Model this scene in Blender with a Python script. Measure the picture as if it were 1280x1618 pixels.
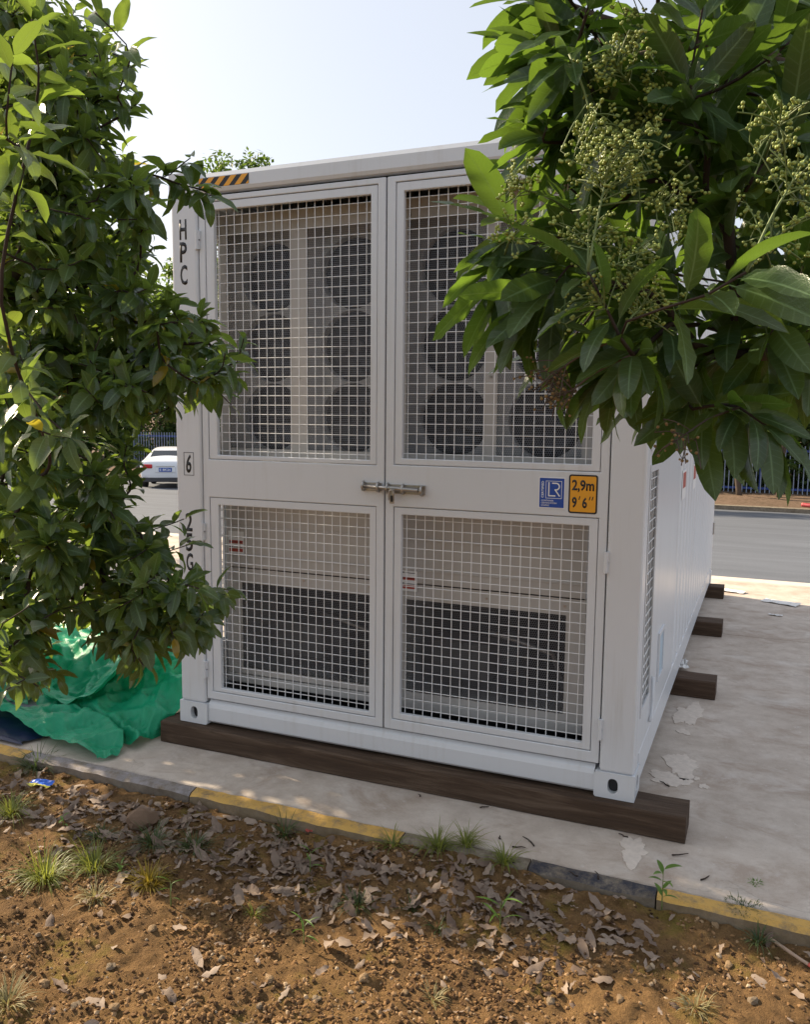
import bpy, bmesh, math, random
from math import sin, cos, pi, radians, sqrt
from mathutils import Vector, Matrix, noise

for o in list(bpy.data.objects): bpy.data.objects.remove(o)
S = bpy.context.scene
COL = S.collection
R = random.Random(7)

# ------------------------------------------------------------------ camera
yaw, pitch, roll = -0.4016, -0.1169, 0.0093
CAM = Vector((2.8965, -3.6876, 1.819))
F0 = Vector((sin(yaw), cos(yaw), 0)); R0 = Vector((cos(yaw), -sin(yaw), 0)); ZU = Vector((0, 0, 1))
FW = F0*cos(pitch) + ZU*sin(pitch); U2 = -F0*sin(pitch) + ZU*cos(pitch)
RT = R0*cos(roll) + U2*sin(roll); UP = -R0*sin(roll) + U2*cos(roll)
cd = bpy.data.cameras.new('camera'); cam = bpy.data.objects.new('camera', cd); COL.objects.link(cam)
cd.sensor_fit = 'VERTICAL'; cd.sensor_height = 24; cd.lens = 24*1343.7/1618
cd.clip_start = 0.05; cd.clip_end = 3000
m = Matrix.Identity(4)
for i in range(3):
    m[i][0] = RT[i]; m[i][1] = UP[i]; m[i][2] = -FW[i]; m[i][3] = CAM[i]
cam.matrix_world = m
S.camera = cam

# ------------------------------------------------------------------ sky, sun, exposure
SUN_DIR = Vector((-0.975, 0.21, 0)).normalized()      # horizontal direction towards the sun
SUN_EL = radians(32)
w = bpy.data.worlds.new('World'); S.world = w; w.use_nodes = True
nt = w.node_tree; nt.nodes.clear()
sky = nt.nodes.new('ShaderNodeTexSky'); sky.sky_type = 'NISHITA'; sky.sun_disc = False
sky.sun_elevation = SUN_EL; sky.sun_rotation = math.atan2(SUN_DIR.x, SUN_DIR.y)
sky.air_density = 1.0; sky.dust_density = 3.0; sky.ozone_density = 1.0
bg = nt.nodes.new('ShaderNodeBackground'); bg.inputs['Strength'].default_value = 0.107
out = nt.nodes.new('ShaderNodeOutputWorld')
hz = nt.nodes.new('ShaderNodeMix'); hz.data_type = 'RGBA'; hz.inputs[0].default_value = 0.62       # even pale haze over the whole sky
hz.inputs[7].default_value = (4.4, 4.5, 4.75, 1)
nt.links.new(sky.outputs[0], hz.inputs[6]); nt.links.new(hz.outputs[2], bg.inputs[0]); nt.links.new(bg.outputs[0], out.inputs[0])
sl = bpy.data.lights.new('sun', 'SUN'); sl.energy = 4.8; sl.angle = radians(0.55); sl.color = (1, 0.83, 0.60)
so = bpy.data.objects.new('sun', sl); COL.objects.link(so)
sd = SUN_DIR*cos(SUN_EL) + ZU*sin(SUN_EL)
so.rotation_euler = sd.to_track_quat('Z', 'Y').to_euler(); so.location = sd*30
S.view_settings.view_transform = 'Standard'; S.view_settings.look = 'None'
S.view_settings.gamma = 1; S.view_settings.exposure = 0.95

# ------------------------------------------------------------------ helpers
def tag(o, label=None, cat=None, group=None, kind=None):
    if label: o['label'] = label
    if cat: o['category'] = cat
    if group: o['group'] = group
    if kind: o['kind'] = kind
    return o
def empty(name, loc, label=None, cat=None, group=None):
    o = bpy.data.objects.new(name, None); o.empty_display_size = .1; o.location = loc
    COL.objects.link(o); return tag(o, label, cat, group)
def link(name, me, mat=None, parent=None, loc=None):
    o = bpy.data.objects.new(name, me); COL.objects.link(o)
    if mat and not me.materials: me.materials.append(mat)
    if parent: o.parent = parent
    if loc is not None: o.location = loc
    return o
class MB:
    def __init__(s): s.v = []; s.f = []; s.mi = []; s.cm = 0
    def add(s, vs, fs):
        b = len(s.v); s.v += [tuple(v) for v in vs]
        for f in fs: s.f.append([b+i for i in f]); s.mi.append(s.cm)
        return s
    def box(s, x0, x1, y0, y1, z0, z1):
        return s.add([(x0,y0,z0),(x1,y0,z0),(x1,y1,z0),(x0,y1,z0),(x0,y0,z1),(x1,y0,z1),(x1,y1,z1),(x0,y1,z1)],
            [(0,3,2,1),(4,5,6,7),(0,1,5,4),(1,2,6,5),(2,3,7,6),(3,0,4,7)])
    def tube(s, pts, rad, n=6, cap=True):
        pts = [Vector(p) for p in pts]; k = len(pts)
        rr = rad if hasattr(rad, '__len__') else [rad]*k
        b = len(s.v); prev = None
        for i, p in enumerate(pts):
            t = (pts[min(i+1, k-1)] - pts[max(i-1, 0)])
            t = t.normalized() if t.length > 1e-9 else Vector((0,0,1))
            if prev is None:
                a = t.orthogonal().normalized()
            else:
                a = prev - t*prev.dot(t)
                a = a.normalized() if a.length > 1e-6 else t.orthogonal().normalized()
            prev = a; c = t.cross(a)
            for j in range(n):
                an = 2*pi*j/n
                s.v.append(tuple(p + (a*cos(an) + c*sin(an))*rr[i]))
        for i in range(k-1):
            for j in range(n):
                s.f.append([b+i*n+j, b+i*n+(j+1) % n, b+(i+1)*n+(j+1) % n, b+(i+1)*n+j]); s.mi.append(s.cm)
        if cap:
            s.f.append([b+j for j in range(n)][::-1]); s.mi.append(s.cm)
            s.f.append([b+(k-1)*n+j for j in range(n)]); s.mi.append(s.cm)
        return s
    def prism(s, poly, z0, z1):                      # poly in xy
        n = len(poly)
        return s.add([(x,y,z0) for x,y in poly] + [(x,y,z1) for x,y in poly],
            [list(range(n))[::-1], list(range(n, 2*n))] + [(i, (i+1) % n, n+(i+1) % n, n+i) for i in range(n)])
    def holeplate(s, fn, u0, u1, v0, v1, cu, cv, ru, rv, depth, n=32, p=2.0, both=False):
        """a plate in (u,v) with an oval hole; fn(u,v,d) gives the point at depth d; the hole has a sleeve"""
        ring = []; outer = []
        for i in range(n):
            a = 2*pi*(i+.5)/n; c, d = cos(a), sin(a)
            k = (abs(c)**p + abs(d)**p)**(-1/p)
            ring.append((cu+ru*c*k, cv+rv*d*k))
            tu = ((u1-cu) if c > 0 else (u0-cu))/c if abs(c) > 1e-6 else 1e9
            tv = ((v1-cv) if d > 0 else (v0-cv))/d if abs(d) > 1e-6 else 1e9
            # map by angle of the rectangle (square-like walk)
            t = min(tu, tv); outer.append((cu+c*t, cv+d*t))
        corners = [(u1,v1),(u0,v1),(u0,v0),(u1,v0)]
        b = len(s.v)
        s.v += [fn(u,v,0) for u,v in outer] + [fn(u,v,0) for u,v in ring] + [fn(u,v,depth) for u,v in ring]
        for i in range(n):
            j = (i+1) % n
            s.f.append([b+i, b+j, b+n+j, b+n+i]); s.mi.append(s.cm)
            s.f.append([b+n+i, b+n+j, b+2*n+j, b+2*n+i]); s.mi.append(s.cm)
            # corner fill
            oi, oj = outer[i], outer[j]
            if abs(oi[0]-oj[0]) > 1e-6 and abs(oi[1]-oj[1]) > 1e-6:
                cn = min(corners, key=lambda q: (q[0]-(oi[0]+oj[0])/2)**2 + (q[1]-(oi[1]+oj[1])/2)**2)
                s.v.append(fn(cn[0], cn[1], 0)); s.f.append([b+i, len(s.v)-1, b+j]); s.mi.append(s.cm)
        return s
    def mesh(s, name, mats=None, smooth=False, bevel=0, seg=2, fix=False):
        me = bpy.data.meshes.new(name); me.from_pydata(s.v, [], s.f)
        for mt in (mats if isinstance(mats, (list, tuple)) else [mats]):
            if mt: me.materials.append(mt)
        me.polygons.foreach_set('material_index', s.mi)
        if bevel or fix:
            bm = bmesh.new(); bm.from_mesh(me)
            if fix: bmesh.ops.recalc_face_normals(bm, faces=bm.faces[:])
            if bevel:
                es = [e for e in bm.edges if len(e.link_faces) == 2 and e.calc_face_angle(0) > .6]
                bmesh.ops.bevel(bm, geom=es, offset=bevel, segments=seg, affect='EDGES', profile=.5, clamp_overlap=True)
            bm.to_mesh(me); bm.free()
        if smooth:
            me.polygons.foreach_set('use_smooth', [True]*len(me.polygons))
        me.update(); return me
    def build(s, name, mats=None, parent=None, loc=None, **k):
        return link(name, s.mesh(name, mats, **k), None, parent, loc)
def boxpart(name, mat, parent, *b, bevel=0, seg=2, smooth=False):
    return MB().box(*b).build(name, mat, parent, bevel=bevel, seg=seg, smooth=smooth)

# ------------------------------------------------------------------ materials
class N:
    def __init__(s, name):
        s.m = bpy.data.materials.new(name); s.m.use_nodes = True; s.t = s.m.node_tree; s.t.nodes.clear()
        s.o = s.n('OutputMaterial')
    def n(s, t, **k):
        nd = s.t.nodes.new('ShaderNode'+t)
        for a, b in k.items(): setattr(nd, a, b)
        return nd
    def set(s, nd, **k):
        for a, b in k.items():
            i = nd.inputs[a.replace('_', ' ')] if a.replace('_', ' ') in nd.inputs else nd.inputs[int(a[1:])]
            if hasattr(b, 'is_output') or hasattr(b, 'links'): s.t.links.new(b, i)
            else: i.default_value = b
        return nd
    def coord(s, kind='Object', scale=None):
        c = s.n('TexCoord').outputs[kind]
        if scale:
            mp = s.n('Mapping'); mp.inputs['Scale'].default_value = scale; s.t.links.new(c, mp.inputs[0]); c = mp.outputs[0]
        return c
    def noise(s, vec, scale, detail=5, rough=.6, dist=0):
        nd = s.n('TexNoise'); s.set(nd, Scale=scale, Detail=detail, Roughness=rough, Distortion=dist)
        if vec is not None: s.t.links.new(vec, nd.inputs['Vector'])
        return nd.outputs['Fac']
    def ramp(s, fac, stops):
        nd = s.n('ValToRGB'); el = nd.color_ramp.elements
        while len(el) < len(stops): el.new(.5)
        for e, (p, c) in zip(el, stops): e.position = p; e.color = (*c, 1) if len(c) == 3 else c
        s.t.links.new(fac, nd.inputs[0]); return nd.outputs[0]
    def mix(s, fac, a, b, mode='MIX'):
        nd = s.n('Mix', data_type='RGBA', blend_type=mode)
        for i, v in ((0, fac), (6, a), (7, b)):
            if hasattr(v, 'links'): s.t.links.new(v, nd.inputs[i])
            else: nd.inputs[i].default_value = v if not isinstance(v, tuple) or len(v) == 4 else (*v, 1)
        return nd.outputs[2]
    def math(s, op, a, b=0.0):
        nd = s.n('Math', operation=op)
        for i, v in ((0, a), (1, b)):
            if hasattr(v, 'links'): s.t.links.new(v, nd.inputs[i])
            else: nd.inputs[i].default_value = v
        return nd.outputs[0]
    def bump(s, h, strength=.3, dist=.01):
        nd = s.n('Bump'); s.set(nd, Strength=strength, Distance=dist); s.t.links.new(h, nd.inputs['Height']); return nd.outputs[0]
    def bsdf(s, color, rough=.5, metal=0, normal=None, spec=.5, coat=0, out=True):
        b = s.n('BsdfPrincipled')
        for i, v in (('Base Color', color), ('Roughness', rough), ('Metallic', metal), ('Specular IOR Level', spec), ('Coat Weight', coat), ('Normal', normal)):
            if v is None: continue
            if hasattr(v, 'links'): s.t.links.new(v, b.inputs[i])
            else: b.inputs[i].default_value = (*v, 1) if isinstance(v, tuple) and len(v) == 3 else v
        if out: s.t.links.new(b.outputs[0], s.o.inputs[0])
        return b.outputs[0]

def plain(name, color, rough=.5, metal=0, var=.12, scale=9, bump=0, spec=.5):
    k = N(name); c = k.coord()
    f = k.noise(c, scale, 5)
    col = k.mix(f, tuple(x*(1-var) for x in color), tuple(min(1, x*(1+var)) for x in color))
    k.bsdf(col, rough, metal, k.bump(f, bump) if bump else None, spec); return k.m
def paint_mat(name, color, rough=.32, dirt=.2):
    k = N(name); c = k.coord()
    f1 = k.noise(c, 1.3, 6); f2 = k.noise(k.coord('Object', (26, 26, 1.6)), 1, 4); f3 = k.noise(c, 90, 3)
    fac = k.math('MULTIPLY', k.ramp(f2, [(.52, (0,0,0)), (.8, (1,1,1))]), k.ramp(f1, [(.4, (0,0,0)), (.75, (1,1,1))]))
    col = k.mix(k.math('MULTIPLY', fac, dirt*2.2), color, tuple(a*b for a, b in zip(color, (.66, .6, .5))))
    col = k.mix(k.math('MULTIPLY', k.ramp(f1, [(.35, (0,0,0)), (.7, (1,1,1))]), .14), col, tuple(x*.78 for x in color))
    sx = k.n('SeparateXYZ'); k.t.links.new(k.coord('Generated'), sx.inputs[0])
    spk = k.ramp(k.noise(c, 55, 6, .8), [(.66, (0,0,0)), (.72, (1,1,1))])
    col = k.mix(k.math('MULTIPLY', spk, dirt*1.6), col, tuple(a*b for a, b in zip(color, (.62, .5, .38))))
    rg = k.math('ADD', k.math('MULTIPLY', f1, .18), rough-.08)
    k.bsdf(col, rg, 0, k.bump(f3, .05, .002), .5); return k.m
WHITE = paint_mat('white_container_paint', (.67, .69, .72), .32, .34)
WIRE = paint_mat('white_wire_paint', (.80, .81, .82), .4, .1)
BEIGE = paint_mat('beige_sheet_metal', (.49, .47, .45), .42, .15)
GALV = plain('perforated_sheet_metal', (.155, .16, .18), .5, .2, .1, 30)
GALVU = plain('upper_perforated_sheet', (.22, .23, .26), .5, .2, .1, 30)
BLACK = plain('black_print', (.012, .012, .014), .5)
GREYP = paint_mat('grey_sheet_metal', (.50, .50, .50), .45, .15)
DARK = plain('dark_metal_and_shade', (.014, .015, .018), .6, 0, .3, 14)  # inner metal parts; also the painted shade in the casting holes
FANM = plain('fan_blade_plastic', (.03, .032, .036), .4)
RUBBER = plain('black_seal_rubber', (.012, .012, .012), .75)
ORANGE = plain('orange_print', (.80, .36, .02), .45, 0, .06)
BLUEP = plain('blue_print', (.014, .07, .36), .4, 0, .06)
WHITEP = plain('white_print', (.8, .8, .8), .45, 0, .03)
REDP = plain('red_print', (.40, .07, .05), .5)
STEEL = plain('scuffed_steel', (.42, .40, .38), .34, .9, .2, 25, .1)
def wood_mat():
    k = N('dark_weathered_timber'); c = k.coord('Object', (2.2, 26, 26)); f = k.noise(c, 1, 8, .65, .6); g = k.noise(k.coord(), 3, 5)
    col = k.ramp(f, [(.25, (.020, .012, .007)), (.5, (.062, .038, .023)), (.8, (.19, .135, .095))])
    col = k.mix(k.math('MULTIPLY', g, .5), col, (.085, .06, .043))
    col = k.mix(k.math('MULTIPLY', k.n('ObjectInfo').outputs['Random'], .45), col, (.16, .085, .06))
    k.bsdf(col, .8, 0, k.bump(f, .7, .012), .25); return k.m
WOOD = wood_mat()
def concrete_mat():
    k = N('worn_concrete'); c = k.coord()
    a = k.noise(c, .9, 8, .65, .3); b = k.noise(c, 5.5, 8, .7); d = k.noise(c, 70, 4, .7); e = k.noise(k.coord('Object', (1, 1.5, 1)), 2.2, 7, .7, .5)
    col = k.ramp(a, [(.28, (.36, .295, .24)), (.5, (.54, .47, .40)), (.72, (.64, .575, .51))])
    col = k.mix(.55, col, k.ramp(b, [(.3, (.33, .26, .205)), (.55, (.56, .48, .41)), (.75, (.70, .635, .57))]))
    col = k.mix(k.ramp(e, [(.50, (0,0,0)), (.64, (.6,.6,.6))]), col, (.35, .265, .205))
    col = k.mix(k.ramp(k.noise(c, 16, 6, .7), [(.62, (0,0,0)), (.72, (.5,.5,.5))]), col, (.68, .65, .62))
    vo = k.n('TexVoronoi', feature='DISTANCE_TO_EDGE'); k.set(vo, Scale=.55)
    wv = k.n('VectorMath', operation='ADD'); k.t.links.new(c, wv.inputs[0])
    nz = k.n('TexNoise'); k.set(nz, Scale=2.4, Detail=6.0); k.t.links.new(c, nz.inputs['Vector']); k.t.links.new(nz.outputs['Color'], wv.inputs[1])
    k.t.links.new(wv.outputs[0], vo.inputs['Vector'])
    cr = k.ramp(vo.outputs['Distance'], [(0, (1,1,1)), (.006, (0,0,0))])
    col = k.mix(k.math('MULTIPLY', k.math('MULTIPLY', cr, k.ramp(a, [(.45, (0,0,0)), (.6, (1,1,1))])), .3), col, (.11, .09, .075))
    gr = k.ramp(k.noise(c, 130, 3, .8), [(.60, (0,0,0)), (.70, (.6,.6,.6))])
    col = k.mix(gr, col, (.27, .215, .17))
    st = k.ramp(k.noise(k.coord('Object', (.9, 1.2, 1)), 2.6, 8, .7, .5), [(.55, (0,0,0)), (.68, (.4,.4,.4))])
    col = k.mix(st, col, (.72, .68, .63))
    h = k.math('ADD', k.math('MULTIPLY', d, .35), b)
    k.bsdf(col, .85, 0, k.bump(h, .35, .012), .3); return k.m
CONC = concrete_mat()
PATCH = plain('pale_patched_concrete', (.64, .56, .485), .85, 0, .25, 30, .3, .3)
def soil_mat():
    k = N('sandy_soil'); c = k.coord()
    a = k.noise(c, 2.1, 9, .7, .4); b = k.noise(c, 22, 9, .75); d = k.noise(c, 120, 5, .7)
    col = k.ramp(a, [(.3, (.10, .062, .032)), (.5, (.245, .145, .06)), (.7, (.42, .25, .095))])
    col = k.mix(.5, col, k.ramp(b, [(.3, (.05, .032, .02)), (.5, (.21, .12, .056)), (.72, (.42, .26, .12))]))
    col = k.mix(k.ramp(k.noise(c, 4.2, 6, .6), [(.56, (0,0,0)), (.68, (.7,.7,.7))]), col, (.22, .18, .035))
    h = k.math('ADD', k.math('MULTIPLY', d, .5), b)
    k.bsdf(col, .95, 0, k.bump(h, 1.0, .03), .15); return k.m
SOIL = soil_mat()
def island_rand(k):
    g = k.n('NewGeometry').outputs['Random Per Island']; o = k.n('ObjectInfo').outputs['Random']
    return k.math('FRACT', k.math('ADD', g, o))
def leaf_mat(name, dark, light, trans, tfac=.4, rough=.3, spots=None, veins=False):
    k = N(name); r = island_rand(k); c = k.coord('Object')
    n = k.noise(c, 34, 3)
    col = k.mix(r, dark, light)
    col = k.mix(k.math('MULTIPLY', n, .45), col, tuple(x*.6 for x in dark))
    tr = k.mix(r, trans, tuple(x*.7 for x in trans))
    if veins:
        mid = k.n('Attribute', attribute_name='across').outputs['Fac']; al = k.n('Attribute', attribute_name='along').outputs['Fac']
        rib = k.ramp(mid, [(.03, (1,1,1)), (.11, (0,0,0))])
        sv = k.math('SINE', k.math('MULTIPLY', k.math('SUBTRACT', al, k.math('MULTIPLY', mid, .10)), 62.0))
        vn = k.math('MAXIMUM', k.math('MULTIPLY', rib, .75), k.math('MULTIPLY', k.ramp(sv, [(.80, (0,0,0)), (1.0, (1,1,1))]), .22))
        col = k.mix(vn, col, tuple(min(1, x*2.3+.03) for x in light))
        tr = k.mix(k.math('MULTIPLY', vn, .6), tr, tuple(x*.5 for x in trans))
        edge = k.math('MULTIPLY', k.ramp(mid, [(.80, (0,0,0)), (1, (1,1,1))]), k.ramp(k.noise(c, 5, 4), [(.55, (0,0,0)), (.7, (1,1,1))]))
        col = k.mix(k.math('MULTIPLY', edge, .5), col, (.16, .10, .03))
    if spots:
        sp = k.ramp(k.math('FRACT', k.math('MULTIPLY', r, 7.31)), [(.984, (0,0,0)), (.988, (1,1,1))])
        col = k.mix(sp, col, spots[0]); tr = k.mix(sp, tr, spots[1])
    p = k.bsdf(col, rough, 0, k.bump(k.noise(c, 60, 2), .2, .006), .6, out=False)
    t = k.n('BsdfTranslucent'); k.t.links.new(tr, t.inputs[0])
    mx = k.n('MixShader'); mx.inputs[0].default_value = tfac
    k.t.links.new(p, mx.inputs[1]); k.t.links.new(t.outputs[0], mx.inputs[2]); k.t.links.new(mx.outputs[0], k.o.inputs[0]); return k.m
LEAF_L = leaf_mat('glossy_green_leaf', (.036, .074, .036), (.088, .145, .056), (.30, .43, .055), .42, .25, ((.20, .15, .02), (.62, .50, .04)), True)
LEAF_R = leaf_mat('long_green_leaf', (.030, .062, .028), (.070, .118, .046), (.20, .34, .035), .40, .27, None, True)
LEAF_B = leaf_mat('distant_foliage', (.030, .062, .014), (.085, .14, .030), (.22, .34, .05), .4, .5)
LEAF_D = leaf_mat('dry_leaf', (.16, .105, .075), (.46, .355, .275), (.30, .18, .10), .18, .75)
GRASS = leaf_mat('grass_blade', (.11, .15, .025), (.24, .27, .055), (.46, .50, .08), .4, .5)
GRASSD = leaf_mat('dark_grass_blade', (.035, .065, .018), (.08, .115, .032), (.16, .24, .05), .35, .5)
GRASSP = leaf_mat('pale_straw_blade', (.26, .22, .10), (.40, .36, .18), (.42, .38, .15), .35, .6)
GOLD = leaf_mat('golden_leaf', (.26, .20, .03), (.42, .30, .04), (.6, .45, .05), .4, .5)
SPROUT = leaf_mat('fresh_green_leaf', (.07, .17, .02), (.13, .26, .035), (.3, .5, .05), .4, .4)
BUD = plain('pale_green_bud', (.27, .33, .07), .55, 0, .35, 60)
DRYBUD = plain('dry_brown_bud', (.20, .13, .05), .7, 0, .4, 60)
def bark_mat(name, a, b):
    k = N(name); f = k.noise(k.coord('Object', (30, 30, 7)), 1, 6, .7); k.bsdf(k.mix(f, a, b), .85, 0, k.bump(f, .5, .006), .2); return k.m
BARK = bark_mat('brown_bark', (.05, .036, .027), (.15, .115, .09))
BARKD = bark_mat('dark_bark', (.022, .016, .013), (.075, .055, .045))
STEM = plain('green_stem', (.13, .18, .05), .6, 0, .25, 40)
def asphalt_mat():
    k = N('pale_asphalt'); c = k.coord(); a = k.noise(k.coord('Object', (.25, 1.6, 1)), 1.4, 7, .65); d = k.noise(c, 60, 4, .7)
    col = k.mix(.35, k.ramp(a, [(.3, (.085, .095, .115)), (.7, (.15, .165, .195))]), k.ramp(d, [(.3, (.08, .085, .095)), (.7, (.20, .21, .23))]))
    k.bsdf(col, .8, 0, k.bump(d, .3, .006), .3); return k.m
ASPH = asphalt_mat()
def verge_mat():
    k = N('reddish_earth'); c = k.coord(); a = k.noise(c, .8, 8, .7); b = k.noise(c, 7, 6, .7)
    col = k.mix(.5, k.ramp(a, [(.3, (.10, .062, .042)), (.7, (.24, .155, .11))]), k.ramp(b, [(.3, (.07, .06, .035)), (.7, (.27, .19, .14))]))
    k.bsdf(col, .95, 0, k.bump(b, .6, .04), .15); return k.m
VERGE = verge_mat()
def tarp_mat():
    k = N('green_woven_tarpaulin'); c = k.coord(); a = k.noise(c, 5, 6, .6)
    col = k.mix(a, (.005, .25, .12), (.02, .42, .22))
    wv = k.n('TexWave'); k.set(wv, Scale=90.0, Distortion=1.0); k.t.links.new(c, wv.inputs['Vector'])
    cr = k.noise(c, 28, 6, .75, .8)
    p = k.bsdf(col, .33, 0, k.bump(k.math('ADD', cr, k.math('MULTIPLY', wv.outputs[0], .08)), .5, .014), .45, out=False)
    t = k.n('BsdfTranslucent'); t.inputs[0].default_value = (.005, .35, .14, 1)
    mx = k.n('MixShader'); mx.inputs[0].default_value = .16
    k.t.links.new(p, mx.inputs[1]); k.t.links.new(t.outputs[0], mx.inputs[2]); k.t.links.new(mx.outputs[0], k.o.inputs[0]); return k.m
TARP = tarp_mat()
NAVY = plain('dark_blue_plastic_sheet', (.008, .014, .05), .35, 0, .3, 8, .3)
def kerb_paint(name, col, cov):
    k = N(name); c = k.coord(); a = k.noise(c, 9, 8, .75); b = k.noise(c, 60, 4)
    base = k.ramp(a, [(.3, (.11, .085, .06)), (.7, (.27, .225, .17))])
    geo = k.n('NewGeometry').outputs['Normal']; sx = k.n('SeparateXYZ'); k.t.links.new(geo, sx.inputs[0])
    top = k.ramp(sx.outputs['Z'], [(.35, (0,0,0)), (.75, (1,1,1))])
    msk = k.math('MULTIPLY', k.ramp(k.noise(c, 12, 8, .8), [(cov-.12, (1,1,1)), (cov+.1, (0,0,0))]), k.math('ADD', k.math('MULTIPLY', top, .8), .12))
    k.bsdf(k.mix(msk, base, col), .8, 0, k.bump(k.math('ADD', a, k.math('MULTIPLY', b, .3)), .5, .012), .25); return k.m
KYEL = kerb_paint('worn_yellow_kerb_paint', (.62, .375, .10), .59)
KBLK = kerb_paint('worn_grey_kerb_paint', (.31, .285, .29), .54)
KBLU = kerb_paint('worn_blue_black_kerb_paint', (.028, .032, .05), .55)
KBAR = kerb_paint('bare_kerb_concrete', (.36, .32, .25), .45)
CARW = plain('white_car_paint', (.74, .76, .80), .2, 0, .02, 3)
GLASS = plain('dark_car_glass', (.02, .025, .03), .08, 0, .1)
TYRE = plain('tyre_rubber', (.014, .014, .015), .8)
LAMP = plain('red_tail_lamp', (.5, .012, .02), .2)
CHROME = plain('bright_metal', (.6, .6, .6), .2, 1, .05)
FENCEW = plain('pale_fence_paint', (.30, .36, .47), .5)
FENCEB = plain('blue_fence_rail', (.03, .07, .30), .5)
PAPER = plain('white_paper', (.75, .74, .72), .7, 0, .06, 14)
STONE = plain('tan_stone', (.30, .20, .11), .85, 0, .3, 26, .5, .3)
STONEG = plain('grey_stone', (.24, .18, .12), .85, 0, .3, 26, .5, .3)
ROCK = plain('brown_rock', (.23, .15, .10), .85, 0, .35, 20, .7, .3)

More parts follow.
